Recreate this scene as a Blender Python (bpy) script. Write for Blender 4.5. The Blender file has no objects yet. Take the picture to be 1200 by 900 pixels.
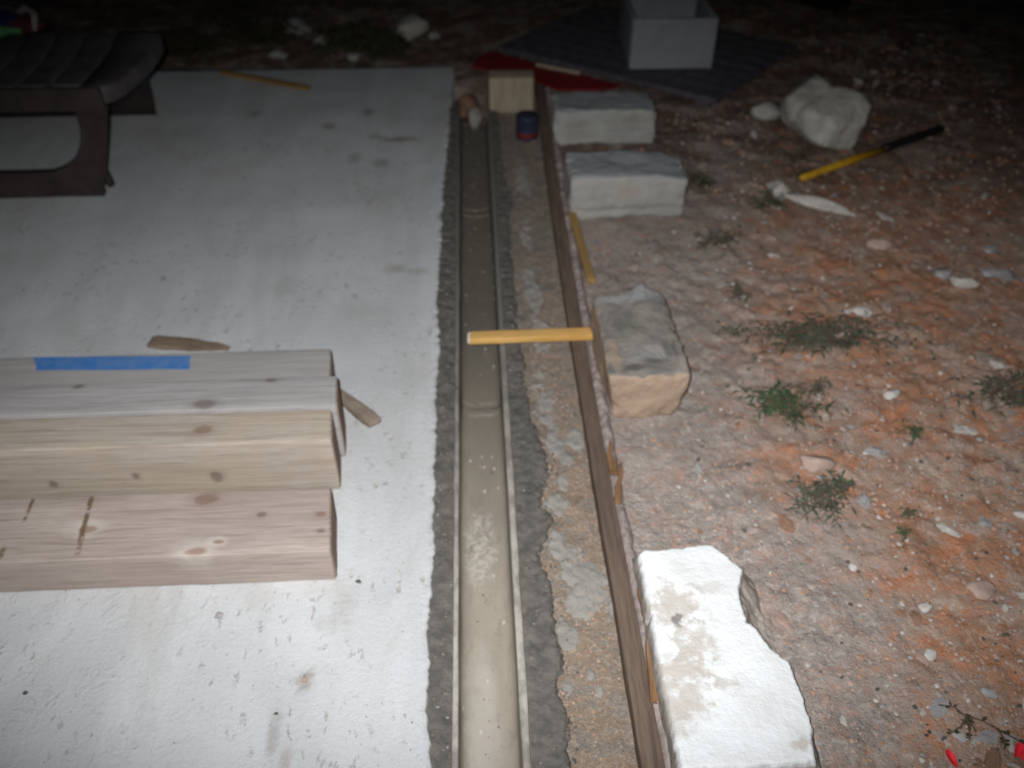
import bpy, bmesh, math, random
import numpy as np
from mathutils import Vector, Matrix, noise as mnoise

random.seed(7)
SC = bpy.context.scene
COL = SC.collection
R = math.radians

# ------------------------------------------------------------------ camera
cam_d = bpy.data.cameras.new('camera')
cam = bpy.data.objects.new('camera', cam_d)
COL.objects.link(cam)
cam.matrix_world = Matrix((
    (0.99898711, 0.0297264, -0.03378, 0.0),
    (-0.04499719, 0.65995875, -0.74995313, 0.0),
    (0.0, 0.75071352, 0.66062789, 1.5),
    (0, 0, 0, 1)))
cam_d.sensor_width = 36.0
cam_d.lens = 30.0
cam_d.clip_start = 0.02
cam_d.clip_end = 400.0
cam_d.dof.use_dof = True            # the hand-held compact focused short of the scene
cam_d.dof.focus_distance = 1.30
cam_d.dof.aperture_fstop = 2.7
SC.camera = cam

# ------------------------------------------------------------------ night sky, moonless
world = bpy.data.worlds.new('World')
SC.world = world
world.use_nodes = True
wn = world.node_tree.nodes
bg = wn['Background']
sky = wn.new('ShaderNodeTexSky')
sky.sky_type = 'NISHITA'
sky.sun_disc = False
sky.sun_elevation = R(4)
sky.sun_rotation = R(150)
world.node_tree.links.new(sky.outputs[0], bg.inputs[0])
bg.inputs[1].default_value = 0.005

# ------------------------------------------------------------------ the camera's flash: the one light of the photograph
fl = bpy.data.lights.new('camera_flash', 'SPOT')
fl.energy = 275.0
fl.color = (0.965, 0.98, 1.0)
fl.shadow_soft_size = 0.012
fl.spot_size = R(66)
fl.spot_blend = 1.0
flash = bpy.data.objects.new('camera_flash', fl)
COL.objects.link(flash)
flash.location = (-0.045, 0.0, 1.545)
flash.rotation_euler = (cam.matrix_world.to_3x3() @ Matrix.Rotation(R(-3.0), 3, 'X')).to_euler()      # a compact's flash tube: wide and low beam
flash.scale = (1.78, 1.0, 1.0)

SC.view_settings.view_transform = 'Standard'
SC.view_settings.look = 'None'
SC.view_settings.exposure = 0.0
SC.view_settings.gamma = 1.0
SC.view_settings.use_curve_mapping = False


# ------------------------------------------------------------------ helpers: objects
def tag(o, label=None, cat=None, group=None, kind=None):
    if label: o['label'] = label
    if cat: o['category'] = cat
    if group: o['group'] = group
    if kind: o['kind'] = kind
    return o


def thing(name, label, cat, loc=(0, 0, 0), rz=0.0, group=None):
    o = bpy.data.objects.new(name, None)
    o.empty_display_size = 0.1
    COL.objects.link(o)
    o.location = loc
    o.rotation_euler = (0, 0, rz)
    return tag(o, label, cat, group)


def link_mesh(name, v, f, m, parent=None, loc=(0, 0, 0), rot=(0, 0, 0), smooth=True, mats=None, mi=None):
    me = bpy.data.meshes.new(name)
    v = np.asarray(v, dtype=float)
    me.from_pydata([tuple(p) for p in v], [], [tuple(int(i) for i in q) for q in f])
    for k in (mats or [m]):
        me.materials.append(k)
    if mi is not None:
        me.polygons.foreach_set('material_index', np.asarray(mi, dtype=np.int32))
    me.polygons.foreach_set('use_smooth', [smooth] * len(me.polygons))
    me.update()
    o = bpy.data.objects.new(name, me)
    COL.objects.link(o)
    o.location = loc
    o.rotation_euler = rot
    if parent: o.parent = parent
    return o


# ------------------------------------------------------------------ helpers: noise on arrays
_rng = np.random.RandomState(11)
_perm = _rng.permutation(4096)
_val = _rng.rand(4096) * 2 - 1


def _h(ix, iy, s):
    return _val[_perm[(ix + _perm[(iy + s * 131) & 4095]) & 4095]]


def vnoise(x, y, s=0):
    x = np.asarray(x, float); y = np.asarray(y, float)
    ix = np.floor(x).astype(int); iy = np.floor(y).astype(int)
    fx = x - ix; fy = y - iy
    fx = fx * fx * (3 - 2 * fx); fy = fy * fy * (3 - 2 * fy)
    a = _h(ix, iy, s); b = _h(ix + 1, iy, s); c = _h(ix, iy + 1, s); d = _h(ix + 1, iy + 1, s)
    return (a * (1 - fx) + b * fx) * (1 - fy) + (c * (1 - fx) + d * fx) * fy


def fbm(x, y, s=0, oct=4, gain=0.5):
    t = 0; a = 1; n = 0
    for k in range(oct):
        t = t + a * vnoise(x * 2 ** k + 17.3 * k, y * 2 ** k - 9.1 * k, s + k); n += a; a *= gain
    return t / n


def n3(p, s=1.0, seed=0.0, oct=3):
    return mnoise.fractal(Vector((p[0] * s + seed * 7.7, p[1] * s - seed * 3.1, p[2] * s + seed)), 0.7, 2.0, oct)


# ------------------------------------------------------------------ helpers: shapes
def rbox(sx, sy, sz, r=0.004, n=(6, 4, 4), amp=0.0, fr=6.0, seed=0.0, base=True):
    """rounded box as one mesh, centred in x and y, standing on z=0 (or centred)"""
    ax = []
    for s, k in zip((sx, sy, sz), n):
        h = s / 2; rr = min(r, h * 0.9)
        inner = np.linspace(-h + rr, h - rr, max(2, k))
        ax.append(np.concatenate(([-h, -h + rr * .35], inner, [h - rr * .35, h])))
    vid = {}; V = []; F = []

    def vert(i, j, k):
        key = (i, j, k)
        if key not in vid:
            vid[key] = len(V); V.append((ax[0][i], ax[1][j], ax[2][k]))
        return vid[key]
    N = [len(a) for a in ax]
    for j in range(N[1] - 1):
        for i in range(N[0] - 1):
            F.append((vert(i, j, 0), vert(i, j + 1, 0), vert(i + 1, j + 1, 0), vert(i + 1, j, 0)))
            t = N[2] - 1
            F.append((vert(i, j, t), vert(i + 1, j, t), vert(i + 1, j + 1, t), vert(i, j + 1, t)))
    for k in range(N[2] - 1):
        for i in range(N[0] - 1):
            F.append((vert(i, 0, k), vert(i + 1, 0, k), vert(i + 1, 0, k + 1), vert(i, 0, k + 1)))
            t = N[1] - 1
            F.append((vert(i, t, k), vert(i, t, k + 1), vert(i + 1, t, k + 1), vert(i + 1, t, k)))
        for j in range(N[1] - 1):
            F.append((vert(0, j, k), vert(0, j, k + 1), vert(0, j + 1, k + 1), vert(0, j + 1, k)))
            t = N[0] - 1
            F.append((vert(t, j, k), vert(t, j + 1, k), vert(t, j + 1, k + 1), vert(t, j, k + 1)))
    V = np.array(V)
    H = np.array((sx, sy, sz)) / 2 - r
    H = np.maximum(H, 1e-4)
    q = np.clip(V, -H, H)
    d = V - q
    L = np.linalg.norm(d, axis=1, keepdims=True)
    nrm = np.where(L > 1e-9, d / np.maximum(L, 1e-9), 0)
    V = np.where(L > 1e-9, q + nrm * r, V)
    if amp:
        cdir = V / (np.array((sx, sy, sz)) / 2)
        for i in range(len(V)):
            nn = n3(V[i], fr, seed)
            dd = nrm[i] if L[i] > 1e-9 else cdir[i] / np.linalg.norm(cdir[i])
            V[i] = V[i] + dd * nn * amp
    if base: V[:, 2] += sz / 2
    return V, F


def merge(parts):
    V = []; F = []; o = 0
    for v, f in parts:
        V.append(np.asarray(v)); F += [tuple(i + o for i in q) for q in f]; o += len(v)
    return np.concatenate(V), F


def tube(pts, rad, seg=8, cap=True):
    pts = [Vector(p) for p in pts]
    if not hasattr(rad, '__len__'): rad = [rad] * len(pts)
    V = []; F = []
    for i, p in enumerate(pts):
        t = (pts[min(i + 1, len(pts) - 1)] - pts[max(i - 1, 0)]).normalized()
        u = t.orthogonal().normalized() if abs(t.z) > .95 else t.cross(Vector((0, 0, 1))).normalized()
        w = t.cross(u)
        for k in range(seg):
            a = 2 * math.pi * k / seg
            V.append(tuple(p + (u * math.cos(a) + w * math.sin(a)) * rad[i]))
    for i in range(len(pts) - 1):
        for k in range(seg):
            a = i * seg + k; b = i * seg + (k + 1) % seg
            F.append((a, b, b + seg, a + seg))
    if cap:
        F.append(tuple(range(seg - 1, -1, -1)))
        F.append(tuple((len(pts) - 1) * seg + k for k in range(seg)))
    return np.array(V), F


def lathe(prof, seg=24):
    V = []; F = []
    for r, z in prof:
        for k in range(seg):
            a = 2 * math.pi * k / seg
            V.append((r * math.cos(a), r * math.sin(a), z))
    for i in range(len(prof) - 1):
        for k in range(seg):
            a = i * seg + k; b = i * seg + (k + 1) % seg
            F.append((a, b, b + seg, a + seg))
    return np.array(V), F


def ico(sub=2):
    bm = bmesh.new()
    bmesh.ops.create_icosphere(bm, subdivisions=sub, radius=1.0)
    v = np.array([p.co[:] for p in bm.verts]); f = [tuple(q.index for q in p.verts) for p in bm.faces]
    bm.free()
    return v, f


def stone(sx, sy, sz, seed, sub=2, amp=0.28, facet=0.5, sink=0.25):
    """angular stone: icosphere cut by random planes and roughened"""
    v, f = ico(sub)
    rr = random.Random(seed)
    for _ in range(9):
        n = Vector((rr.gauss(0, 1), rr.gauss(0, 1), rr.gauss(0, 1))).normalized()
        c = rr.uniform(0.55, 0.88)
        d = v @ np.array(n[:])
        over = np.maximum(d - c, 0) * (facet + .45)
        v = v - over[:, None] * np.array(n[:])
    for i in range(len(v)):
        v[i] = v[i] * (1 + amp * n3(v[i], 1.4, seed % 97, 4) * .5)
    v = v * np.array((sx, sy, sz)) / 2
    zmin = v[:, 2].min()
    v[:, 2] -= zmin + sink * sz
    return v, f


def grid(xs, ys, zf):
    X, Y = np.meshgrid(xs, ys)
    Z = zf(X, Y)
    V = np.stack([X.ravel(), Y.ravel(), Z.ravel()], 1)
    nx = len(xs); ny = len(ys)
    i = np.arange(nx - 1)[None, :] + np.arange(ny - 1)[:, None] * nx
    i = i.ravel()
    F = np.stack([i, i + 1, i + 1 + nx, i + nx], 1)
    return V, F


def grid_mesh(name, xs, ys, zf, m, parent=None):
    V, F = grid(xs, ys, zf)
    me = bpy.data.meshes.new(name)
    me.vertices.add(len(V)); me.vertices.foreach_set('co', V.ravel())
    me.loops.add(len(F) * 4); me.loops.foreach_set('vertex_index', F.ravel().astype(np.int32))
    me.polygons.add(len(F))
    me.polygons.foreach_set('loop_start', np.arange(0, len(F) * 4, 4, dtype=np.int32))
    me.polygons.foreach_set('use_smooth', np.ones(len(F), dtype=bool))
    me.materials.append(m)
    me.update(calc_edges=True); me.validate()
    o = bpy.data.objects.new(name, me)
    COL.objects.link(o)
    if parent: o.parent = parent
    return o


# ------------------------------------------------------------------ helpers: materials
class NT:
    def __init__(s, name):
        s.m = bpy.data.materials.new(name); s.m.use_nodes = True
        s.t = s.m.node_tree; s.t.nodes.clear()
        s.out = s.n('ShaderNodeOutputMaterial'); s.b = s.n('ShaderNodeBsdfPrincipled')
        s.l(s.b.outputs[0], s.out.inputs[0])
        s.co = s.n('ShaderNodeTexCoord').outputs['Object']

    def n(s, t, **k):
        x = s.t.nodes.new(t)
        for a, b in k.items(): setattr(x, a, b)
        return x

    def l(s, a, b): s.t.links.new(a, b)

    def put(s, sock, v):
        if hasattr(v, 'is_output') or isinstance(v, bpy.types.NodeSocket): s.l(v, sock)
        elif hasattr(v, '__len__') and len(v) == 3 and sock.type == 'RGBA': sock.default_value = (*v, 1)
        else: sock.default_value = v

    def map(s, sc=(1, 1, 1), loc=(0, 0, 0), rot=(0, 0, 0), vec=None):
        x = s.n('ShaderNodeMapping'); s.l(vec or s.co, x.inputs[0])
        x.inputs['Location'].default_value = loc; x.inputs['Rotation'].default_value = rot; x.inputs['Scale'].default_value = sc
        return x.outputs[0]

    def noise(s, sc, det=5, ro=.55, vec=None, dist=0.0):
        x = s.n('ShaderNodeTexNoise'); s.l(vec or s.co, x.inputs['Vector'])
        x.inputs['Scale'].default_value = sc; x.inputs['Detail'].default_value = det
        x.inputs['Roughness'].default_value = ro; x.inputs['Distortion'].default_value = dist
        return x.outputs[0]

    def vor(s, sc, vec=None, feat='F1', out=0):
        x = s.n('ShaderNodeTexVoronoi', feature=feat); s.l(vec or s.co, x.inputs['Vector'])
        x.inputs['Scale'].default_value = sc
        return x.outputs[out]

    def mr(s, v, a, b, c=0., d=1., smooth=True):
        x = s.n('ShaderNodeMapRange', interpolation_type='SMOOTHSTEP' if smooth else 'LINEAR')
        s.put(x.inputs[0], v)
        for i, q in enumerate((a, b, c, d)): s.put(x.inputs[i + 1], q)
        return x.outputs[0]

    def math(s, op, a, b=0.0, c=0.0):
        x = s.n('ShaderNodeMath', operation=op)
        s.put(x.inputs[0], a); s.put(x.inputs[1], b); s.put(x.inputs[2], c)
        return x.outputs[0]

    def vm(s, op, a, b=(0, 0, 0)):
        x = s.n('ShaderNodeVectorMath', operation=op)
        s.put(x.inputs[0], a); s.put(x.inputs[1], b)
        return x.outputs['Value'] if op in ('LENGTH', 'DISTANCE', 'DOT_PRODUCT') else x.outputs[0]

    def sep(s, v=None):
        x = s.n('ShaderNodeSeparateXYZ'); s.l(v or s.co, x.inputs[0]); return x.outputs

    def comb(s, a, b, c):
        x = s.n('ShaderNodeCombineXYZ'); s.put(x.inputs[0], a); s.put(x.inputs[1], b); s.put(x.inputs[2], c); return x.outputs[0]

    def mix(s, f, a, b, mode='MIX'):
        x = s.n('ShaderNodeMix', data_type='RGBA', blend_type=mode)
        s.put(x.inputs[0], f); s.put(x.inputs[6], a); s.put(x.inputs[7], b)
        return x.outputs[2]

    def spot(s, c, rx, ry, rz, wob=None, soft=.5):
        """1 inside an ellipsoid spot at c, 0 outside"""
        v = s.vm('SUBTRACT', s.co, c)
        v = s.vm('MULTIPLY', v, (1 / rx, 1 / ry, 1 / rz))
        d = s.vm('LENGTH', v)
        if wob is not None: d = s.math('ADD', d, wob)
        return s.mr(d, 1 - soft, 1 + soft, 1, 0)

    def bump(s, h, st=.5, dist=.003, prev=None):
        x = s.n('ShaderNodeBump'); x.inputs['Strength'].default_value = st; x.inputs['Distance'].default_value = dist
        s.l(h, x.inputs['Height'])
        if prev is not None: s.l(prev, x.inputs['Normal'])
        return x.outputs[0]

    def done(s, col, rough=.85, nrm=None, spec=.3, metal=0.0):
        s.put(s.b.inputs['Base Color'], col); s.put(s.b.inputs['Roughness'], rough)
        s.b.inputs['Specular IOR Level'].default_value = spec
        s.b.inputs['Metallic'].default_value = metal
        if nrm is not None: s.l(nrm, s.b.inputs['Normal'])
        return s.m


def simple(name, c, rough=.8, var=.15, sc=30, bsc=120, bst=.3, bd=.002, spec=.3, c2=None):
    N = NT(name)
    d = c2 or tuple(q * (1 - var * 2) for q in c)
    col = N.mix(N.mr(N.noise(sc, 6, .6), .35, .68), c, d)
    return N.done(col, rough, N.bump(N.noise(bsc, 5, .6), bst, bd), spec)


def wobble(N, sc, amt):
    return N.math('MULTIPLY', N.math('SUBTRACT', N.noise(sc, 4, .6), .5), amt)


# soil: orange brown earth with pinkish mortar dust towards the board and pale specks
def soil_material():
    N = NT('red_soil')
    x, y, z = N.sep()
    big = N.noise(1.7, 6, .62); mid = N.noise(9, 6, .65); fine = N.noise(55, 5, .7); vf = N.noise(190, 3, .7)
    earth = N.mix(N.mr(mid, .3, .7), (.35, .17, .098), (.45, .225, .135))
    earth = N.mix(N.mr(fine, .42, .72), earth, (.29, .21, .155))
    earth = N.mix(N.math('MULTIPLY', N.mr(N.noise(4.2, 5, .6), .48, .62), .6), earth, (.40, .31, .25))
    dust = N.mix(N.mr(fine, .35, .7), (.335, .285, .255), (.25, .21, .187))
    # dust lies where the mixing was done: along the board, thinning out to the right
    side = N.math('ADD', x, N.math('MULTIPLY', N.math('SUBTRACT', big, .5), 1.5))
    side = N.math('ADD', side, N.math('MULTIPLY', N.math('SUBTRACT', mid, .5), .7))
    side = N.math('SUBTRACT', side, N.math('MULTIPLY', N.math('SUBTRACT', y, 1.0), .16))
    f = N.mr(side, .50, .95, 1, 0)
    dust = N.mix(N.math('MULTIPLY', N.mr(N.noise(30, 6, .72), .53, .62), .6), dust, (.42, .235, .165))
    dust = N.mix(N.math('MULTIPLY', N.mr(N.noise(62, 5, .7, vec=N.map(loc=(8, 3, 2))), .56, .64), .7), dust, (.52, .48, .44))
    col = N.mix(f, earth, dust)
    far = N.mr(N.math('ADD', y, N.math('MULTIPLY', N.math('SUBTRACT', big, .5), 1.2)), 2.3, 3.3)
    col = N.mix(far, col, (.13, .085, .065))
    # dusty smears, chalky patches and crumbs
    sm = N.math('MULTIPLY', N.mr(N.noise(6.5, 6, .68, vec=N.map((.8, 1.3, 1), loc=(3, 7, 0)), dist=.6), .46, .64), .6)
    col = N.mix(sm, col, (.40, .335, .29))
    chalk = N.math('MULTIPLY', N.mr(N.noise(17, 7, .75, dist=.5), .50, .64), N.mr(N.noise(3.1, 4, .6), .34, .52))
    col = N.mix(N.math('MULTIPLY', chalk, .55), col, (.50, .43, .37))
    chalk2 = N.math('MULTIPLY', N.mr(N.noise(44, 5, .7), .60, .68), N.mr(N.noise(5.5, 4, .6), .42, .6))
    col = N.mix(N.math('MULTIPLY', chalk2, .65), col, (.55, .49, .44))
    vo = N.vor(120, N.map(vec=N.vm('ADD', N.co, N.vm('MULTIPLY', N.n('ShaderNodeTexNoise').outputs[1], (.01, .01, .01)))))
    crumb = N.math('MULTIPLY', N.mr(vo, .14, .28, 1, 0), N.mr(N.noise(7, 4, .65), .52, .66))
    col = N.mix(N.math('MULTIPLY', crumb, .45), col, (.50, .43, .37))
    clay = N.math('MULTIPLY', N.mr(N.noise(13, 6, .7, vec=N.map(loc=(4, 2, 1)), dist=.4), .54, .63), N.math('SUBTRACT', 1, N.math('MULTIPLY', f, .75)))
    col = N.mix(N.math('MULTIPLY', clay, .7), col, (.50, .20, .095))
    dark = N.mr(N.noise(34, 4, .7, vec=N.map(loc=(9, 1, 3))), .64, .74)
    col = N.mix(N.math('MULTIPLY', dark, .5), col, (.11, .07, .05))
    b = N.bump(vf, .75, .005)
    b = N.bump(fine, .75, .012, b)
    return N.done(col, .95, b, .15)


def slab_material():
    N = NT('pale_concrete')
    a = N.noise(1.4, 5, .6); b = N.noise(12, 6, .65); c = N.noise(85, 4, .7)
    sweep = N.noise(3.2, 5, .6, vec=N.map((1, .22, 1), rot=(0, 0, R(24))), dist=1.4)
    col = N.mix(N.mr(a, .3, .7), (.535, .54, .54), (.475, .48, .485))
    col = N.mix(N.math('MULTIPLY', N.mr(sweep, .4, .66), .55), col, (.40, .405, .412))
    col = N.mix(N.math('MULTIPLY', N.mr(b, .5, .72), .3), col, (.44, .42, .39))
    pit = N.math('MULTIPLY', N.mr(N.noise(48, 5, .66, vec=N.map((1, .55, 1), rot=(0, 0, .4))), .58, .68), N.mr(N.noise(3.6, 4, .66), .40, .60))
    col = N.mix(N.math('MULTIPLY', pit, .62), col, (.30, .26, .21))
    w = wobble(N, 42, 2.6)
    for (sx, sy, rx, ry, k) in [(-.357, .866, .018, .024, .75), (-.40, .76, .012, .035, .55), (-.37, .71, .010, .03, .5), (-.91, 3.452, .03, .035, .6),
                                (-.595, 3.315, .028, .03, .8), (-.465, 3.032, .024, .045, .6), (-.359, 2.992, .03, .035, .65), (-.444, 3.448, .024, .04, .8),
                                (-.395, 3.21, .03, .022, .6), (-.30, 3.185, .065, .024, .9), (-.26, 2.267, .035, .02, .5), (-.193, 2.249, .03, .018, .5),
                                (-.33, .99, .02, .02, .2), (-.60, 2.18, .03, .06, .25), (-.75, 2.6, .05, .12, .18), (-.30, 1.02, .02, .05, .3)]:
        col = N.mix(N.math('MULTIPLY', N.spot((sx, sy, 0), rx * .95, ry * .95, 1, w, .75), k * .8), col, (.22, .18, .14))
    grit = N.noise(210, 3, .7)
    col = N.mix(N.math('MULTIPLY', N.mr(grit, .57, .68), .30), col, (.30, .285, .26))
    col = N.mix(N.math('MULTIPLY', N.mr(grit, .42, .32), .35), col, (.64, .64, .635))
    smear = N.math('MULTIPLY', N.mr(N.noise(2.6, 6, .66, vec=N.map((1.2, .6, 1), loc=(5, 3, 0), rot=(0, 0, R(-20))), dist=1.0), .48, .70), .42)
    col = N.mix(smear, col, (.38, .36, .335))
    lump = N.mr(N.noise(22, 5, .62, dist=.8), .52, .80)
    left = N.math('MULTIPLY', N.mr(N.sep()[0], -.95, -.4, 1, .25), N.mr(N.sep()[1], 1.0, 1.7, 1, .15))
    bb = N.bump(N.math('MULTIPLY', lump, left), .45, .006)
    bb = N.bump(N.math('MULTIPLY', sweep, 1.0), .35, .008, bb)
    bb = N.bump(c, .6, .0035, bb)
    bb = N.bump(grit, .35, .0012, bb)
    bb = N.bump(N.math('SUBTRACT', 1, pit), .6, .003, bb)
    return N.done(col, N.mr(b, .3, .7, .72, .9), bb, .25)


def mortar_material(name, c, c2):
    N = NT(name)
    n1 = N.noise(28, 6, .7); n2 = N.noise(180, 4, .75)
    col = N.mix(N.mr(n1, .3, .7), c, c2)
    col = N.mix(N.math('MULTIPLY', N.mr(n2, .58, .7), .5), col, tuple(q * 1.7 for q in c))
    return N.done(col, .95, N.bump(n2, .7, .004, N.bump(n1, .6, .008)), .15)


def sand_material():
    N = NT('tan_sand')
    n1 = N.noise(14, 6, .65); n2 = N.noise(120, 4, .75)
    y = N.sep()[1]
    col = N.mix(N.mr(n1, .35, .7), (.29, .212, .152), (.225, .18, .14))
    col = N.mix(N.math('MULTIPLY', N.mr(N.noise(20, 6, .72, vec=N.map(loc=(2, 5, 0))), .44, .62), .75), col, (.225, .205, .185))
    col = N.mix(N.math('MULTIPLY', N.mr(N.noise(70, 5, .7, vec=N.map(loc=(6, 1, 0))), .50, .62), .6), col, (.36, .27, .19))
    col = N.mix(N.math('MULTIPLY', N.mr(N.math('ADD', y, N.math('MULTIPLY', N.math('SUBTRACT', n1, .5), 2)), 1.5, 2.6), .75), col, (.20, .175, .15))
    col = N.mix(N.math('MULTIPLY', N.mr(n2, .54, .64), .7), col, (.42, .37, .32))
    col = N.mix(N.math('MULTIPLY', N.mr(n2, .40, .30), .5), col, (.2, .12, .07))
    return N.done(col, .95, N.bump(n2, 1.0, .008, N.bump(n1, .5, .008)), .15)


def channel_material():
    N = NT('silted_channel')
    x, y, z = N.sep()
    silt = N.noise(5, 6, .6, vec=N.map((3, 1, 1)), dist=.6)
    fine = N.noise(90, 4, .65)
    col = N.mix(N.mr(silt, .3, .7), (.30, .262, .21), (.23, .20, .16))
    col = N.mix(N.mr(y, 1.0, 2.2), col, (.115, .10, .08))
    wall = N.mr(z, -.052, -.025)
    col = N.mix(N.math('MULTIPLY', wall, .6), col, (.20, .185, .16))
    rim = N.mr(z, -.012, -.003)
    rc = N.mix(N.mr(N.noise(16, 6, .7, vec=N.map((1, .5, 1))), .42, .6), (.38, .355, .31), (.22, .20, .175))
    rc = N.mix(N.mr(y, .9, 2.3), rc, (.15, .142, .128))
    col = N.mix(rim, col, rc)
    col = N.mix(N.math('MULTIPLY', N.mr(N.noise(38, 5, .7, vec=N.map((1, .35, 1))), .55, .65), .4), col, (.17, .15, .12))
    # dried whitish swirls and drips on the floor of the channel
    low = N.mr(z, -.055, -.066)
    patch = N.spot((-.018, 1.225, -.075), .034, .10, .2, wobble(N, 30, 1.2), .5)
    col = N.mix(N.math('MULTIPLY', N.math('MULTIPLY', patch, N.math('MULTIPLY', low, .7)), N.mr(N.noise(26, 6, .7, vec=N.map((1, .8, 1), rot=(0, 0, .5)), dist=2.2), .42, .62)), col, (.46, .43, .385))
    patch2 = N.spot((-.02, .78, -.075), .03, .16, .2, wobble(N, 30, 1.0), .6)
    col = N.mix(N.math('MULTIPLY', N.math('MULTIPLY', patch2, low), .45), col, (.46, .43, .385))
    drip = N.math('MULTIPLY', N.mr(N.vor(22, N.map((1.6, 1, 1))), .08, .16, 1, 0), low)
    col = N.mix(N.math('MULTIPLY', drip, .6), col, (.55, .5, .44))
    return N.done(col, N.mr(silt, .3, .7, .5, .8), N.bump(fine, .35, .002), .35)


def wood_material(name, c_light, c_mid, c_dark, axis=0, grain=46, knots=(), streaks=(), grey=0.0, saw=.35, blotch=None):
    """long grain along one axis; knots = (x, y, z, r, kind) in object space"""
    N = NT(name)
    co = N.co
    for (kx, ky, kz, r, kd) in knots:
        d = N.vm('SUBTRACT', N.co, (kx, ky, kz))
        fx = (1 / (r * 3.2), 1 / (r * 1.9), 1 / (r * 1.9)) if axis == 0 else (1 / (r * 1.9), 1 / (r * 3.2), 1 / (r * 1.9))
        e = N.mr(N.vm('LENGTH', N.vm('MULTIPLY', d, fx)), 0, 1, .75, 0)
        co = N.vm('SUBTRACT', co, N.vm('MULTIPLY', N.vm('MULTIPLY', d, (0, 1, 1) if axis == 0 else (1, 0, 1)), N.comb(e, e, e)))
    st = (.05, 1, 1) if axis == 0 else ((1, .05, 1) if axis == 1 else (1, 1, .05))
    g1 = N.noise(grain, 4, .55, vec=N.map(st, vec=co), dist=.35)
    g2 = N.noise(grain * 4.2, 3, .6, vec=N.map(st, vec=co))
    blo = N.noise(5, 4, .6, vec=N.map((.5, 1, 1) if axis == 0 else (1, .5, 1)))
    col = N.mix(N.mr(g1, .33, .68), c_light, c_mid)
    col = N.mix(N.math('MULTIPLY', N.mr(g1, .54, .64), .38), col, c_dark)
    col = N.mix(N.math('MULTIPLY', N.mr(g2, .45, .7), .55), col, c_dark)
    col = N.mix(N.math('MULTIPLY', N.mr(blo, .42, .7), .55), col, blotch or tuple(q * .82 for q in c_mid))
    if grey: col = N.mix(grey, col, (.34, .32, .31))
    w = wobble(N, 34, 1.1)
    hole = None
    for (kx, ky, kz, r, kd) in knots:
        rx, ry = (r * 1.25, r * .8) if axis == 0 else (r * .8, r * 1.25)
        if kd != 'scar':
            k2 = N.spot((kx, ky, kz), rx * 1.7, ry * 1.7, r * 2, w, .6)
            col = N.mix(N.math('MULTIPLY', k2, .4), col, c_dark)
            k1 = N.spot((kx, ky, kz), rx, ry, r * 1.6, w, .35)
            col = N.mix(N.math('MULTIPLY', k1, .62), col, (.17, .10, .065) if kd == 'brown' else (.12, .09, .075))
        else:
            k2 = N.spot((kx - r * .3, ky + r * .2, kz), rx * 1.5, ry * 1.5, r * 2, w, .6)
            col = N.mix(N.math('MULTIPLY', k2, .45), col, (.54, .49, .44))
            k1 = N.spot((kx, ky, kz), rx * .8, ry * .6, r * 1.6, w, .4)
            col = N.mix(N.math('MULTIPLY', k1, .75), col, (.22, .13, .09))
    for (sx, y0, y1, wd, sl) in streaks:
        xx, yy, zz = N.sep()
        lx = N.math('SUBTRACT', N.math('SUBTRACT', xx, sx), N.math('MULTIPLY', N.math('SUBTRACT', yy, y0), sl))
        lx = N.math('ABSOLUTE', N.math('ADD', lx, wobble(N, 40, .008)))
        m1 = N.mr(lx, wd * .4, wd * 1.3, 1, 0)
        m2 = N.math('MULTIPLY', N.mr(yy, y1 - .01, y1 + .01), N.mr(yy, y0 - .01, y0 + .01, 1, 0))
        m3 = N.mr(N.noise(34, 3, .6), .36, .5)
        col = N.mix(N.math('MULTIPLY', N.math('MULTIPLY', m1, m2), N.math('MULTIPLY', m3, .9)), col, (.12, .075, .035))
    b = N.bump(g1, .55, .0035)
    b = N.bump(g2, .3, .0015, b)
    return N.done(col, .82, b, .22)


MAT = {}
MAT['soil'] = soil_material()
MAT['slab'] = slab_material()
MAT['mortar'] = mortar_material('dark_mortar', (.085, .079, .072), (.15, .138, .122))
MAT['splash'] = mortar_material('grey_splash', (.285, .268, .245), (.235, .215, .19))
MAT['sand'] = sand_material()
MAT['channel'] = channel_material()
MAT['lip'] = simple('pale_lip', (.25, .222, .18), .7, .2, 60, 150, .3, .001)
MAT['board'] = wood_material('wet_board', (.145, .10, .068), (.10, .067, .048), (.05, .034, .028), axis=1, grain=90, grey=.04)
MAT['splinter'] = wood_material('torn_splinter', (.24, .135, .068), (.17, .09, .045), (.09, .05, .03), axis=1, grain=80)
MAT['crust'] = mortar_material('pink_crust', (.34, .28, .26), (.26, .21, .195))
MAT['lath'] = wood_material('yellow_lath', (.62, .38, .13), (.55, .31, .085), (.42, .22, .06), axis=0, grain=70)
MAT['lath_old'] = wood_material('brown_lath', (.31, .20, .075), (.25, .15, .055), (.2, .12, .05), axis=0, grain=70)
MAT['stick'] = wood_material('weathered_stick', (.23, .17, .12), (.17, .12, .085), (.08, .055, .04), axis=0, grain=60)
MAT['fragment'] = wood_material('broken_wood', (.27, .215, .17), (.21, .16, .125), (.11, .08, .06), axis=0, grain=60)
MAT['offcut'] = wood_material('tan_offcut', (.38, .32, .235), (.32, .265, .19), (.27, .20, .13), axis=2, grain=60)
MAT['tape'] = simple('blue_tape', (.045, .165, .44), .7, .16, 28, 200, .3, .001, c2=(.10, .20, .40))
MAT['white'] = simple('chalk_white', (.70, .68, .64), .95, .12, 50)
MAT['grey_plastic'] = simple('grey_crate', (.27, .28, .295), .8, .06, 12, 150, .25, .001)
MAT['dark_panel'] = simple('dark_board', (.085, .077, .088), .75, .22, 20, 90, .4, .003)
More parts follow.
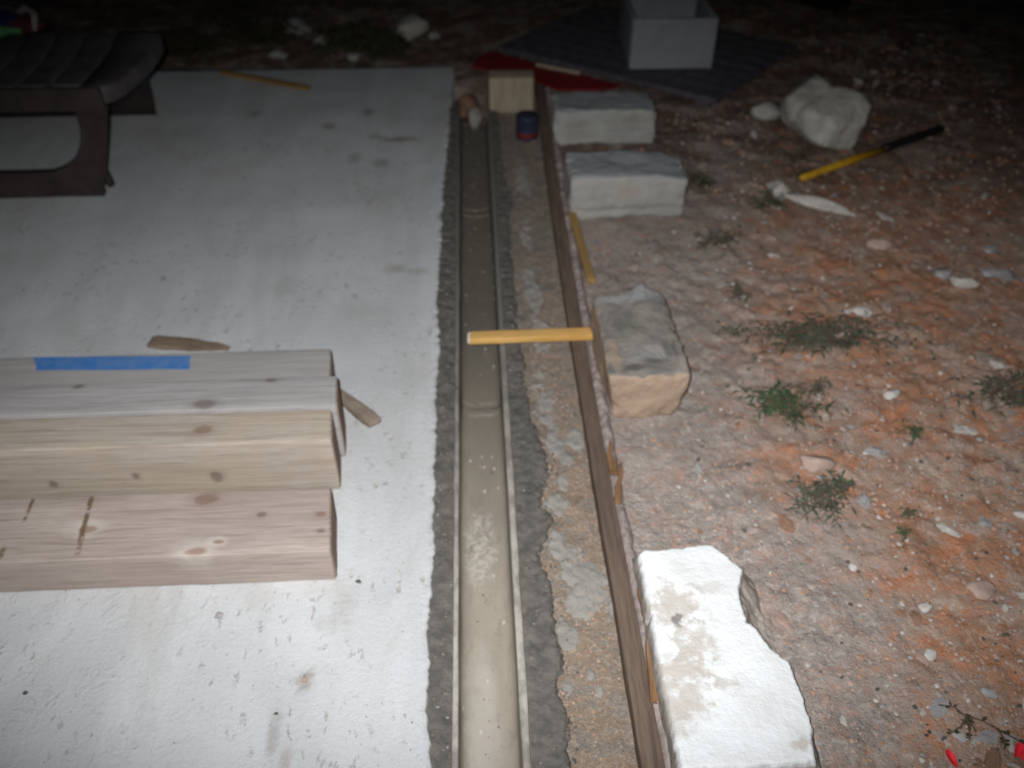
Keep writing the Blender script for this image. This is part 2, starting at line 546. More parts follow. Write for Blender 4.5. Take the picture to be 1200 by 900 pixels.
MAT['red'] = simple('red_sheet', (.22, .010, .016), .5, .15, 20, 60, .2, .002)
MAT['dull_red'] = simple('dull_red_band', (.13, .018, .02), .7, .15, 20)
MAT['blue_tin'] = simple('dark_blue_tin', (.028, .034, .062), .45, .12, 30)
MAT['black'] = simple('black_plastic', (.012, .012, .013), .5, .1, 30)
MAT['bench'] = simple('dark_brown_plastic', (.042, .031, .029), .55, .2, 14, 110, .35, .002)
MAT['bench_top'] = simple('sheen_grey_plastic', (.085, .075, .078), .6, .2, 14, 110, .35, .002)  # grey bench top, its sheen painted in as a lighter colour
MAT['yellow'] = simple('yellow_paint', (.60, .33, .02), .5, .12, 40)
MAT['rock'] = simple('pale_rock', (.50, .48, .43), .95, .14, 9, 60, .6, .012, c2=(.36, .34, .30))
MAT['chip_white'] = simple('limestone_chip', (.54, .50, .455), .95, .14, 30, 150, .5, .003)
MAT['chip_grey'] = simple('grey_chip', (.37, .35, .345), .95, .18, 30, 150, .5, .003)
MAT['chip_clay'] = simple('clay_clod', (.46, .27, .18), .95, .08, 60, 160, .8, .005)
MAT['chip_pink'] = simple('pink_chip', (.43, .31, .255), .95, .15, 30, 150, .5, .003)
MAT['chip_dark'] = simple('dark_pebble', (.10, .085, .075), .9, .2, 30)
MAT['leaf'] = simple('weed_leaf', (.055, .092, .040), .8, .25, 25, c2=(.03, .052, .026))
MAT['leaf_dull'] = simple('dull_leaf', (.082, .092, .064), .85, .25, 25, c2=(.045, .053, .036))
MAT['leaf_far'] = simple('dark_leaf', (.042, .052, .022), .75, .25, 20)
MAT['stem'] = simple('weed_stem', (.13, .075, .05), .8, .2)
MAT['petal'] = simple('red_petal', (.75, .02, .035), .6, .1)
MAT['brick'] = simple('orange_brick', (.20, .115, .07), .9, .2)


# ------------------------------------------------------------------ setting: soil, slab, mortar, sand
def axis_pts(segs):
    out = []
    for a, b, s in segs:
        n = max(1, int(round((b - a) / s))); out.append(np.linspace(a, b, n, endpoint=False))
    return np.concatenate(out + [[segs[-1][1]]])


def soil_z(X, Y):
    z = .018 * fbm(X * 1.6, Y * 1.6, 3, 3) + .010 * fbm(X * 7, Y * 7, 5, 4) + .009 * fbm(X * 30, Y * 30, 9, 4, .6)
    lump = np.maximum(0, fbm(X * 14, Y * 14, 21, 3) - .12)
    z = z + .016 * lump + .009 * np.abs(fbm(X * 60, Y * 60, 25, 3)) * np.clip((X - .5) / .5, 0, 1) * np.clip((X - .6) / .5, 0, 1)
    ss = lambda t: np.clip(t, 0, 1) ** 2 * (3 - 2 * np.clip(t, 0, 1))
    near_board = ss((X - .30) / .25)
    z = z * (0.35 + .65 * near_board)
    # sunk bed under the slab, the channel and the sand strip
    bed = (1 - ss((X - .285) / .03)) * (1 - ss((Y - 3.78) / .06))
    z = z * (1 - bed) - .16 * bed
    back = ss((Y - 3.70) / .08) * (1 - ss((X - .2) / .5))
    z = z * (1 - .6 * back * (Y < 4.1)) - .035 * back + back * .03 * fbm(X * 5, Y * 5, 31, 3)
    return z


xs = axis_pts([(-80, -10, 10), (-10, -3, .5), (-3, .27, .04), (.27, 1.7, .009), (1.7, 3.4, .022), (3.4, 10, .5), (10, 80, 10)])
ys = axis_pts([(-60, -3, 6), (-3, .4, .15), (.4, 2.3, .009), (2.3, 5.2, .02), (5.2, 12, .4), (12, 120, 12)])
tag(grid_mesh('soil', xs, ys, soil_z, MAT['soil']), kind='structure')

EDGE = np.array([(.3, -.112), (.687, -.112), (.799, -.121), (.886, -.121), (.962, -.129), (1.063, -.119), (1.174, -.117), (1.375, -.121), (1.549, -.122),
                 (1.747, -.124), (1.933, -.121), (2.145, -.130), (2.385, -.126), (2.661, -.124), (3.051, -.113), (3.441, -.103), (3.71, -.094), (4.1, -.09)])


def slab_edge(y):
    return np.interp(y, EDGE[:, 0], EDGE[:, 1]) + .006 * fbm(y * 22, y * 0 + 3, 40, 4) + .006 * fbm(y * 75, y * 0 + 3, 47, 4, .65)


def build_slab():
    ys_ = np.arange(.2, 3.93, .007)
    ex = slab_edge(ys_)
    cols = np.concatenate([[-6, -4, -2.6], np.linspace(-1.8, -.02, 46)])
    V = []; F = []
    nx = len(cols) + 3
    for j, y in enumerate(ys_):
        fy = 3.905 + .035 * 0
        for c in cols:
            x = ex[j] + (c + .0)
            yy = y
            if j == len(ys_) - 1: yy = 3.95 - .022 * (x + 1.4) / 1.3 * -1 * -1 + .012 * float(fbm(np.array([x * 9]), np.array([1.0]), 60, 3)[0])
            V.append((x, yy, .0015 * float(vnoise(np.array([x * 9]), np.array([yy * 9]), 2)[0])))
        V.append((ex[j] - .004, V[-1][1], 0)); V.append((ex[j], V[-1][1], -.006)); V.append((ex[j] + .004, V[-1][1], -.14))
    n = len(ys_)
    for j in range(n - 1):
        for i in range(nx - 1):
            a = j * nx + i; F.append((a, a + 1, a + 1 + nx, a + nx))
    base = len(V); last = (n - 1) * nx
    for i in range(nx):
        v = V[last + i]; V.append((v[0], v[1] + .006, -.14))
    for i in range(nx - 1):
        F.append((last + i, last + i + 1, base + i + 1, base + i))
    tag(link_mesh('concrete_slab', V, F, MAT['slab']), kind='structure')


build_slab()

ME = np.array([(.3, .142), (.688, .141), (.74, .141), (.778, .149), (.832, .132), (.889, .147), (.966, .133), (1.018, .144), (1.084, .134), (1.155, .118),
               (1.20, .136), (1.244, .155), (1.309, .128), (1.37, .150), (1.428, .162), (1.49, .15), (1.548, .137), (1.678, .116), (1.783, .122), (1.896, .116),
               (1.976, .105), (2.103, .113), (2.339, .111), (2.552, .110), (2.66, .122), (2.727, .136), (2.80, .12), (2.922, .107), (3.135, .102), (3.6, .10)])
SAND_Z = -.020


def sand_z(X, Y):
    return SAND_Z + .006 * fbm(X * 14, Y * 14, 71, 4) + .003 * fbm(X * 70, Y * 70, 74, 2)


def mortar_z(X, Y):
    e = np.interp(Y, ME[:, 0], ME[:, 1]) + .007 * fbm(X * 20, Y * 30, 80, 4) + .013 * fbm(X * 70, Y * 70, 88, 4, .65)
    d = e - X
    s = np.clip(d / .022 + .35, 0, 1); s = s * s * (3 - 2 * s)
    return -.045 + .037 * s + .006 * fbm(X * 60, Y * 60, 83, 4, .6)


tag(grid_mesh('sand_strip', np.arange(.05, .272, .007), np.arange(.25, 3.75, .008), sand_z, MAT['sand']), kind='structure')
tag(grid_mesh('mortar_bed', np.arange(.0665, .2, .0035), np.arange(.25, 3.6, .005), mortar_z, MAT['mortar']), kind='structure')
tag(grid_mesh('mortar_joint', np.arange(-.152, -.075, .004), np.arange(.25, 3.55, .007),
              lambda X, Y: -.008 + .006 * fbm(X * 60, Y * 60, 93, 4, .6) - .006 * np.clip((X + .09) / .02, 0, 1), MAT['mortar']), kind='structure')

BLOBS = [(.164, 1.299, .022, .045), (.178, 1.36, .02, .03), (.205, 1.065, .045, .075), (.175, 1.03, .035, .05), (.235, 1.03, .03, .05), (.15, 1.19, .014, .04), (.147, .977, .018, .05),
         (.165, .95, .016, .03), (.145, .843, .012, .02), (.205, .828, .008, .010), (.229, 1.509, .02, .04), (.165, 1.98, .022, .07), (.17, 1.90, .02, .05),
         (.15, 1.752, .022, .05), (.155, 2.2, .02, .09), (.17, 2.1, .02, .08), (.16, 1.655, .022, .04), (.168, 1.555, .024, .05), (.185, 1.48, .018, .03), (.191, .862, .007, .009),
         (.16, 2.5, .02, .08), (.17, 2.9, .02, .1), (.20, 1.44, .016, .02)]


def splash_z(X, Y):
    g = np.zeros_like(X)
    for bx, by, rx, ry in BLOBS:
        g = np.maximum(g, np.exp(-((X - bx) / rx / 1.25) ** 2 - ((Y - by) / ry / 1.35) ** 2))
    k = g * .85 + .85 * fbm(X * 26, Y * 20, 101, 6, .7) - .48
    return sand_z(X, Y) + np.clip(k, -.6, .2) * .016


tag(grid_mesh('mortar_splashes', np.arange(.085, .268, .003), np.arange(.45, 3.2, .004), splash_z, MAT['splash']), kind='structure')

# ------------------------------------------------------------------ drainage channel in sections
drain = thing('drainage_channel', 'long narrow beige drainage channel set in dark mortar beside the pale slab', 'drain channel')


def channel_profile():
    L, Rr = -.064, .050
    pts = [(-.0755, -.10), (-.0755, -.001), (-.0735, .002), (-.066, .002), (L, 0.0), (L + .001, -.012), (L + .002, -.042)]
    cx = (L + Rr) / 2; hw = (Rr - L) / 2 - .002
    for k in range(1, 12):
        a = math.pi - math.pi * k / 12
        c_, s_ = math.cos(a), math.sin(a)
        pts.append((cx + hw * math.copysign(abs(c_) ** .62, c_), -.042 - .036 * s_ ** .62))
    pts += [(Rr - .002, -.042), (Rr - .001, -.012), (Rr, .000), (.0525, .002), (.0635, .002), (.0655, -.001), (.0655, -.10)]
    return pts


def extrude_y(prof, y0, y1, n, jit=0.0):
    V = []; F = []; m = len(prof)
    for j in range(n + 1):
        y = y0 + (y1 - y0) * j / n
        for i, (x, z) in enumerate(prof):
            dx = jit * float(vnoise(np.array([y * 14]), np.array([i * .7]), 12)[0])
            V.append((x + dx, y, z + dx * .6))
    for j in range(n):
        for i in range(m - 1):
            a = j * m + i; F.append((a, a + m, a + m + 1, a + 1))
    return np.array(V), F


cp = channel_profile()
JOINTS = [1.69, 2.73]
ycuts = [-.3] + JOINTS + [3.46]
for a, b in zip(ycuts[:-1], ycuts[1:]):
    v, f = extrude_y(cp, a + .002, b - .002, 40, .0012)
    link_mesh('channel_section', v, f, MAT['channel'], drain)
inner = [p for p in cp if -.0645 <= p[0] <= .0505 and p[1] < .0005]
for y in JOINTS:
    for dy, ins in ((-.034, .0025), (.012, .0035)):
        pr = []
        cx_, cz_ = -.007, -.03
        ring = []
        for (x, z) in inner:
            ring.append((x + (cx_ - x) * .05, z + (-.02 - z) * (.05 if z < -.03 else 0)))
        v, f = extrude_y(ring, y + dy, y + dy + .014, 2)
        link_mesh('joint_lip', v, f, MAT['lip'], drain)

# rubble plugging the far end of the channel
plug = thing('rubble_plug', 'orange and white rubble lump plugging the far end of the channel', 'rubble', (-.02, 3.50, -.06))
v, f = stone(.12, .14, .14, 41, 3, .2)
link_mesh('brick_lump', v, f, MAT['brick'], plug, (-.02, .02, 0))
v, f = stone(.08, .08, .09, 43, 3, .2)
link_mesh('plaster_lump', v, f, MAT['splash'], plug, (.018, -.05, 0))

v, f = rbox(.185, .09, .150, .005, (5, 4, 5), .002, 9, 3)
tag(link_mesh('wood_offcut', v, f, MAT['offcut'], None, (.155, 3.50, -.022), (0, 0, R(-2))),
    'tan timber offcut standing across the sand strip at the far end of the drain', 'wood block')

tin = thing('tin_can', 'dark blue tin with a red band standing in front of the tan timber offcut', 'tin', (.205, 3.22, -.02))
v, f = lathe([(.0, 0), (.043, 0), (.045, .004), (.044, .008), (.044, .085), (.046, .09), (.044, .095), (.0, .093)], 28)
link_mesh('can_body', v, f, MAT['blue_tin'], tin)
v, f = lathe([(.0446, .010), (.0452, .011), (.0452, .033), (.0446, .034)], 28)
link_mesh('label_band', v, f, MAT['dull_red'], tin)

# ------------------------------------------------------------------ formwork board
form = thing('formwork_board', 'long dark stained formwork board on edge between the sand strip and the blocks', 'board', (0, 0, 0))
BX = np.array([(.2, .257), (.664, .256), (.97, .255), (1.27, .251), (2.05, .249), (2.54, .252), (3.0, .257), (3.47, .265), (3.92, .274)])
v, f = rbox(.040, 3.6, .13, .003, (3, 150, 4), .0012, 12, 8)
v[:, 1] += 2.1
v[:, 0] += np.interp(v[:, 1], BX[:, 0], BX[:, 1]) + .020
v[:, 2] += -.11
link_mesh('plank', v, f, MAT['board'], form)


def crust_z(X, Y):
    c = np.interp(Y, BX[:, 0], BX[:, 1]) + .052
    d = (X - c) / (.020 + .006 * fbm(Y * 6, Y * 0, 121, 3))
    return .022 - .034 * np.clip(np.abs(d), 0, 1.6) ** 2 * .8 + .012 * fbm(X * 50, Y * 34, 122, 5, .65) - .012 * np.clip(fbm(Y * 5, X * 5, 130, 3) * 1.6, 0, 1)


o = grid_mesh('cement_crust', np.arange(.278, .345, .003), np.arange(.45, 3.75, .005), crust_z, MAT['crust'], form)
for (x, y, l, w, a, z) in [(.302, 1.395, .10, .024, 4, .018), (.309, 1.315, .12, .018, 14, .018), (.301, 1.36, .05, .008, 22, .024), (.313, .88, .21, .028, 6, .022), (.318, .80, .12, .012, 9, .022),
                           (.309, 1.01, .10, .010, 2, .02), (.322, .735, .08, .012, 4, .02)]:
    v, f = rbox(w, l, .010, .002, (3, 8, 3), .001, 30, x * 50)
    t = (v[:, 1] / l + .5); v[:, 0] = v[:, 0] * (1 - t ** 1.5 * .85).clip(.1, 1) + .004 * np.sin(t * 9 + l * 60) * t - w * .35 * t
    v[:, 2] += .006 * (2 * t - 1) ** 2
    link_mesh('splinter', v, f, MAT['splinter'], form, (x, y, z), (R(3), R(8), R(-a)))


# ------------------------------------------------------------------ pieces of lath
def lath(name, label, cat, x0, y0, x1, y1, z0, z1, w, h, m, white_tip=False, seed=1.0):
    L = math.hypot(x1 - x0, y1 - y0)
    t = thing(name, label, cat, ((x0 + x1) / 2, (y0 + y1) / 2, (z0 + z1) / 2), math.atan2(y1 - y0, x1 - x0))
    t.rotation_euler = (0, -math.atan2(z1 - z0, L), math.atan2(y1 - y0, x1 - x0))
    v, f = rbox(L, w, h, .0025, (14, 4, 3), .0012, 14, seed)
    link_mesh('lath_strip', v, f, m, t)
    if white_tip:
        v, f = rbox(.010, w * .9, h * 1.02, .003, (3, 4, 3), .0025, 60, 5)
        link_mesh('chalky_tip', v, f, MAT['white'], t, (-L / 2 - .001, 0, 0))
    return t


lath('wood_lath', 'yellow wooden lath bridging the channel and the formwork board', 'wooden lath', -.034, 1.885, .318, 1.868, .006, .023, .036, .020, MAT['lath'], True)
lath('wood_lath', 'brownish yellow lath lying along the board between two stone blocks', 'wooden lath', .317, 2.56, .338, 2.14, .012, .012, .027, .018, MAT['lath_old'], seed=3.3)
lath('wood_lath', 'thin brown lath lying askew on the slab near its far edge', 'wooden lath', -1.143, 3.89, -.722, 3.685, .002, .002, .036, .014, MAT['lath_old'], seed=5.2)


def rough_stick(name, label, x0, y0, x1, y1, w, h, m, prof, seed):
    L = math.hypot(x1 - x0, y1 - y0)
    v, f = rbox(L, w, h, .003, (18, 5, 4), .003, 22, seed)
    t = v[:, 0] / L + .5
    v[:, 1] *= np.interp(t, [p[0] for p in prof], [p[1] for p in prof])
    v[:, 2] *= np.interp(t, [p[0] for p in prof], [max(.4, p[1]) for p in prof])
    return tag(link_mesh(name, v, f, m, None, ((x0 + x1) / 2, (y0 + y1) / 2, .001), (0, 0, math.atan2(y1 - y0, x1 - x0))), label, 'stick')


rough_stick('wood_stick', 'dark flat pointed stick on the slab behind the blue taped beam', -.932, 1.918, -.703, 1.885, .048, .014, MAT['stick'],
            [(0, .75), (.08, 1), (.5, .95), (.85, .6), (1, .25)], 2)
rough_stick('wood_stick', 'short broken brown stick on the slab past the ends of the beams', -.40, 1.70, -.274, 1.558, .040, .016, MAT['fragment'],
            [(0, .6), (.3, .82), (.6, .95), (.8, 1.05), (1, .9)], 6)


# ------------------------------------------------------------------ timber beams
def beam(label, xr, length, y0, y1, h, knots, streaks, cols, seed, grey=0, blotch=None):
    """knots in world x, y on the top face (z=h) or given with z"""
    w = y1 - y0; cx = xr - length / 2; cy = (y0 + y1) / 2
    t = thing('timber_beam', label, 'timber beam', (cx, cy, .001), 0, 'timber beams laid side by side on the slab')
    K = [(k[0] - cx, k[1] - cy, (k[2] if k[2] is not None else h), k[3], k[4]) for k in knots]
    S = [(s[0] - cx, s[1] - cy, s[2] - cy, s[3], s[4]) for s in streaks]
    m = wood_material('beam_wood', *cols, axis=0, grain=92, knots=K, streaks=S, grey=grey, blotch=blotch)
    v, f = rbox(length, w, h, .0028, (60, 7, 7), .0014, 9, seed)
    skew = lambda p: p[:, 0] - .11 * p[:, 1] * np.clip(p[:, 0] / length * 2 if end is None else 1, 0, 1)
    end = None; v[:, 0] = skew(v)
    link_mesh('beam_body', v, f, m, t)
    # sawn end, a touch proud, darker end grain
    N = NT('end_grain')
    rings = N.n('ShaderNodeTexWave', wave_type='RINGS', rings_direction='X'); rings.inputs['Scale'].default_value = 60; rings.inputs['Distortion'].default_value = 2
    N.l(N.map(loc=(0, .08, .1)), rings.inputs[0])
    em = N.done(N.mix(rings.outputs[1], (.20, .14, .105), (.29, .215, .165)), .9, N.bump(N.noise(150), .4, .002), .2)
    v, f = rbox(.004, w - .008, h - .008, .0015, (2, 5, 5), .0008, 30, seed + 2)
    end = 1; v[:, 0] = skew(v)
    link_mesh('end_face', v, f, em, t, (length / 2 + .0005, 0, .004))
    return t


C1 = ((.40, .335, .295), (.33, .27, .235), (.23, .17, .14))
C2 = ((.385, .335, .288), (.325, .272, .228), (.24, .19, .15))
C3 = ((.34, .325, .32), (.28, .265, .26), (.20, .18, .175))
bC = beam('nearest beam of the stack with big brown knots and dark drip streaks', -.331, 1.75, 1.093, 1.264, .100,
          [(-.601, 1.243, None, .020, 'brown'), (-.83, 1.17, None, .020, 'scar'), (-.59, 1.103, None, .020, 'scar'), (-.552, 1.125, None, .010, 'scar'), (-.477, 1.195, None, .008, 'dark'),
           (-.352, 1.19, None, .009, 'brown'), (-.345, 1.145, None, .006, 'dark')],
          [(-.85, 1.262, 1.108, .0065, -.12), (-.975, 1.262, 1.20, .0045, -.08), (-.985, 1.13, 1.105, .006, -.1)], C1, 1.0)
bB = beam('yellowish middle beam standing on edge between the knotty and the grey beams', -.345, 1.75, 1.347, 1.448, .163,
          [(-.628, 1.392, None, .016, 'brown'), (-.612, 1.345, .06, .010, 'dark'), (-.79, 1.345, .07, .006, 'dark'), (-.98, 1.345, .05, .007, 'dark')],
          [], C2, 2.0, blotch=(.36, .285, .20))
bA = beam('weathered greyish beam on edge in front of the blue taped beam', -.344, 1.75, 1.452, 1.556, .170,
          [(-.64, 1.470, None, .018, 'dark'), (-.50, 1.548, None, .010, 'dark'), (-.95, 1.545, None, .009, 'dark')], [], C3, 3.0, grey=.25)
bT = beam('rearmost low grey beam with blue tape along its top', -.386, 1.75, 1.568, 1.748, .100,
          [(-.60, 1.63, None, .008, 'dark')], [], ((.37, .35, .335), (.31, .29, .28), (.22, .2, .19)), 4.0, grey=.4)
v, f = grid(np.linspace(0, 1, 42), np.linspace(0, 1, 6), lambda X, Y: .0006 + .0005 * fbm(X * 12, Y * 3, 140, 2))
u_, w_ = v[:, 0].copy(), v[:, 1].copy()
x_l = -1.124 - .029 * w_ + .004 * fbm(w_ * 4, w_ * 0, 141, 3); x_r = -.741 - .009 * w_ + .004 * fbm(w_ * 4, w_ * 0 + 5, 142, 3)
v[:, 0] = x_l + (x_r - x_l) * u_ - (-.386 - .875)
v[:, 1] = (1.690 - .012 * u_ + .054 * w_ + .0015 * fbm(u_ * 9, w_ * 2, 143, 3)) - 1.658
tp = link_mesh('blue_tape', v, f, MAT['tape'], bT, (0, 0, .1024))
tag(tp, 'strip of bright blue tape on the rear beam')


# ------------------------------------------------------------------ stone blocks
def block_material(name, c, c2, top=None, marks=(), front=None, topz=.1, sp=(.30, .27, .23)):
    N = NT(name)
    n1 = N.noise(8, 6, .65); n2 = N.noise(70, 5, .7)
    col = N.mix(N.mr(n1, .35, .68), c, c2)
    z = N.sep()[2]; y = N.sep()[1]
    if top:
        nz = N.n('ShaderNodeNewGeometry').outputs['Normal']
        up = N.mr(N.sep(nz)[2], .55, .8)
        tcol = N.mix(N.mr(N.noise(11, 5, .65), .36, .64), top[0], top[1])
        col = N.mix(up, col, tcol)
    w = wobble(N, 26, 1.5)
    for (mx, my, mz, rx, ry, rz, k, mc) in marks:
        col = N.mix(N.math('MULTIPLY', N.spot((mx, my, mz), rx, ry, rz, w, .5), k), col, mc)
    col = N.mix(N.math('MULTIPLY', N.mr(n2, .62, .72), .35), col, sp)
    return N.done(col, .95, N.bump(n2, .7, .008, N.bump(n1, .6, .016)), .15)


def chipped(v, sx, sy, h, seed):
    """knock the edges and corners about and pit the faces"""
    for i in range(len(v)):
        p = v[i]; c = (abs(p[0]) * 2 / sx, abs(p[1]) * 2 / sy, abs(p[2] - h / 2) * 2 / h)
        e = sorted(c)[1]
        k = max(0, (e - .80) / .2)
        n_ = max(0, n3(p, 13, seed + 5, 4) + .12)
        v[i] = (p[0] * (1 - .10 * k * n_), p[1] * (1 - .10 * k * n_), h / 2 + (p[2] - h / 2) * (1 - .14 * k * n_))
        v[i] = v[i] + np.array((1, 1, .8)) * .0022 * n3(p, 45, seed, 4) * np.sign(p - np.array((0, 0, h / 2)))
    return v


def block(label, x0, x1, y0, y1, h, m, seed, shape=None, r=.011, amp=.006, rz=0.0):
    v, f = rbox(x1 - x0, y1 - y0, h, r, (30, 26, 16), amp, 9, seed)
    v = chipped(v, x1 - x0, y1 - y0, h, seed)
    if shape: v = shape(v)
    return tag(link_mesh('stone_block', v, f, m, None, ((x0 + x1) / 2, (y0 + y1) / 2, -.004), (0, 0, rz)), label, 'stone block', 'stone blocks bracing the formwork board')


def sh1(v):
    v[:, 1] += np.where(v[:, 2] > .06, .02, 0) * (v[:, 2] / .13)
    v[:, 2] *= 1 - .10 * np.clip(v[:, 1] / .1, -.3, 1) * 0
    hol = np.exp(-((v[:, 0] + .10) / .07) ** 2 - ((v[:, 2] - .05) / .04) ** 2) + np.exp(-((v[:, 0] - .09) / .09) ** 2 - ((v[:, 2] - .08) / .035) ** 2)
    v[:, 1] += np.where(v[:, 1] < -.06, .016 * hol, 0)
    return v


block('farthest pale block with a hollowed face beside the red sheet', .305, .695, 3.10, 3.285, .135,
      block_material('block_grey', (.36, .355, .33), (.29, .285, .265), ((.29, .295, .30), (.24, .245, .25)),
                     [(-.10, -.09, .05, .06, .2, .035, .45, (.24, .225, .19)), (.10, -.09, .085, .09, .2, .02, .4, (.25, .235, .20))]), 5.1, sh1)


def sh2(v):
    s = np.clip((v[:, 0]) / .2, -1, 1)
    v[:, 2] *= 1 - .09 * np.clip(s, 0, 1) ** 1.5
    k = np.clip((v[:, 0] - .12) / .08, 0, 1)
    v[:, 1] -= np.where(v[:, 1] > 0, .05 * k, 0)
    v[:, 1] += np.where((v[:, 2] < .05), .010, 0) * (v[:, 1] < 0)
    return v


block('clean pale block with a grey top between the farthest block and the brown lath', .305, .700, 2.53, 2.73, .165,
      block_material('block_cream', (.35, .335, .31), (.29, .278, .26), ((.31, .315, .32), (.25, .255, .26)),
                     [(.0, -.1, .11, .035, .1, .02, .4, (.33, .25, .2))]), 6.2, sh2, r=.014)


def sh3(v):
    # front leans in at the bottom, far edge uneven with a hump on the right
    t = np.clip(v[:, 2] / .15, 0, 1)
    fr = np.clip(-v[:, 1] / .18, 0, 1)
    v[:, 0] -= v[:, 0] * .22 * (1 - t) * fr
    bk = np.clip((v[:, 1] - .02) / .16, 0, 1)
    v[:, 1] += bk * t * (.030 * np.exp(-((v[:, 0] - .035) / .035) ** 2) - .020 * np.exp(-((v[:, 0] + .04) / .05) ** 2))
    v[:, 2] += bk * t * .010 * np.exp(-((v[:, 0] - .035) / .04) ** 2)
    v[:, 0] -= .012 * bk * np.clip(v[:, 0] / .06, 0, 1)
    return v


block('tan block with a dirty grey stained top under the end of the yellow lath', .305, .510, 1.555, 1.915, .150,
      block_material('block_tan', (.375, .275, .20), (.32, .232, .168), ((.27, .24, .21), (.19, .172, .155)),
                     [(.0, -.10, .15, .075, .028, .05, .5, (.32, .31, .30)), (-.03, -.15, .15, .03, .012, .03, .8, (.09, .085, .08)), (.02, -.125, .15, .03, .010, .03, .7, (.10, .095, .09)), (.085, -.085, .15, .012, .035, .03, .85, (.085, .08, .075)),
                      (.06, -.08, .15, .012, .03, .03, .6, (.10, .10, .09)), (-.03, .02, .15, .03, .04, .03, .5, (.11, .12, .095)), (-.075, -.10, .15, .012, .06, .05, .6, (.42, .30, .20)),
                      (0, .16, .15, .11, .035, .05, .7, (.36, .36, .36)), (.09, -.12, .15, .01, .06, .05, .5, (.40, .36, .31))]), 7.3, sh3)

# the near block: chalk white top with its right hand side broken away lower
P4 = [(0.305, 1.075), (0.461, 1.088), (0.487, 1.064), (0.514, 1.023), (0.499, 0.982), (0.487, 0.952), (0.493, 0.906), (0.514, 0.865), (0.544, 0.814), (0.551, 0.733), (0.548, 0.667), (0.54, 0.627), (0.305, 0.621)]


def inside_dist(px, py, poly):
    """signed distance to a polygon, positive inside"""
    n = len(poly); ins = False; dm = 1e9
    for i in range(n):
        ax, ay = poly[i]; bx, by = poly[(i + 1) % n]
        if (ay > py) != (by > py) and px < (bx - ax) * (py - ay) / (by - ay) + ax: ins = not ins
        ex, ey = bx - ax, by - ay
        t = max(0, min(1, ((px - ax) * ex + (py - ay) * ey) / (ex * ex + ey * ey)))
        dm = min(dm, math.hypot(px - ax - ex * t, py - ay - ey * t))
    return dm if ins else -dm


def near_block():
    x0, x1, y0, y1, h = .306, .560, .622, 1.092, .087
    X = np.linspace(x0, x1, 80); Y = np.linspace(y0, y1, 130)
    V, F = grid(X, Y, lambda a, b: a * 0)
    F = [tuple(q) for q in F]
    cx, cy = (x0 + x1) / 2, (y0 + y1) / 2
    wob = fbm(V[:, 0] * 40, V[:, 1] * 40, 150, 5, .6) * .009
    low = fbm(V[:, 0] * 22, V[:, 1] * 22, 153, 4)
    surf = fbm(V[:, 0] * 16, V[:, 1] * 16, 156, 5)
    for i in range(len(V)):
        d = inside_dist(V[i, 0], V[i, 1], P4) + wob[i]
        s = min(1, max(0, d / .012 + .5)); s = s * s * (3 - 2 * s)
        edge = min(V[i, 0] - x0, x1 - V[i, 0], V[i, 1] - y0, y1 - V[i, 1])
        rnd = .008 * max(0, 1 - edge / .010) ** 2
        V[i, 2] = (h + .0025 * surf[i]) * s + (h - .024 - .065 * min(1, max(0, -d) / .05) + .014 * low[i]) * (1 - s) - rnd
    nx, ny = len(X), len(Y)
    ring = [i for i in range(nx)] + [j * nx + nx - 1 for j in range(1, ny)] + [(ny - 1) * nx + i for i in range(nx - 2, -1, -1)] + [j * nx for j in range(ny - 2, 0, -1)]
    b = len(V); W = []
    for lv, zz in enumerate((.05, .02, -.02)):
        for i in ring:
            p = V[i]; k = 1 + .02 * (lv == 0) - .0
            W.append((cx + (p[0] - cx) * k + .004 * n3((p[0], p[1], zz), 18, 3), cy + (p[1] - cy) * (1 + .004) + .004 * n3((p[0], p[1], zz), 18, 4), min(zz, p[2] - .004)))
    m = len(ring); V = np.concatenate([V, np.array(W)])
    for k in range(m):
        k2 = (k + 1) % m
        F.append((ring[k2], ring[k], b + k, b + k2))
        for lv in range(2):
            F.append((b + lv * m + k2, b + lv * m + k, b + (lv + 1) * m + k, b + (lv + 1) * m + k2))
    V[:, 0] -= cx; V[:, 1] -= cy
    N = NT('chalk_block')
    n1 = N.noise(10, 6, .65); n2 = N.noise(80, 5, .7); z = N.sep()[2]
    white = N.mix(N.mr(n1, .35, .7), (.70, .71, .715), (.62, .62, .61))
    broke = N.mix(N.mr(n2, .35, .68), (.37, .325, .28), (.27, .235, .20))
    col = N.mix(N.mr(N.math('ADD', z, wobble(N, 60, .012)), .064, .078), broke, white)
    w = wobble(N, 44, 4.6)
    for (mx, my, rx, ry, k) in [(-.075, .085, .035, .03, .75), (-.10, .06, .018, .03, .6), (-.055, .01, .022, .025, .7), (-.085, -.045, .045, .022, .8), (-.045, -.01, .03, .012, .55),
                                (-.09, -.095, .03, .035, .7), (-.015, -.085, .014, .012, .6), (-.115, -.13, .02, .03, .6), (.09, -.195, .012, .010, .7), (.0, .12, .02, .012, .35)]:
        col = N.mix(N.math('MULTIPLY', N.spot((mx, my, .085), rx * 1.2, ry * 1.2, .06, w, .6), min(1, k * 1.25)), col, (.47, .435, .39))
    col = N.mix(N.math('MULTIPLY', N.spot((-.075, .055, .085), .008, .010, .06, w, .5), .8), col, (.16, .15, .14))
    m_ = N.done(col, .95, N.bump(n2, .5, .004, N.bump(n1, .5, .008)), .15)
    tag(link_mesh('stone_block', V, F, m_, None, (cx, cy, 0)), 'nearest chalk white block with its right side broken away', 'stone block', 'stone blocks bracing the formwork board')


near_block()


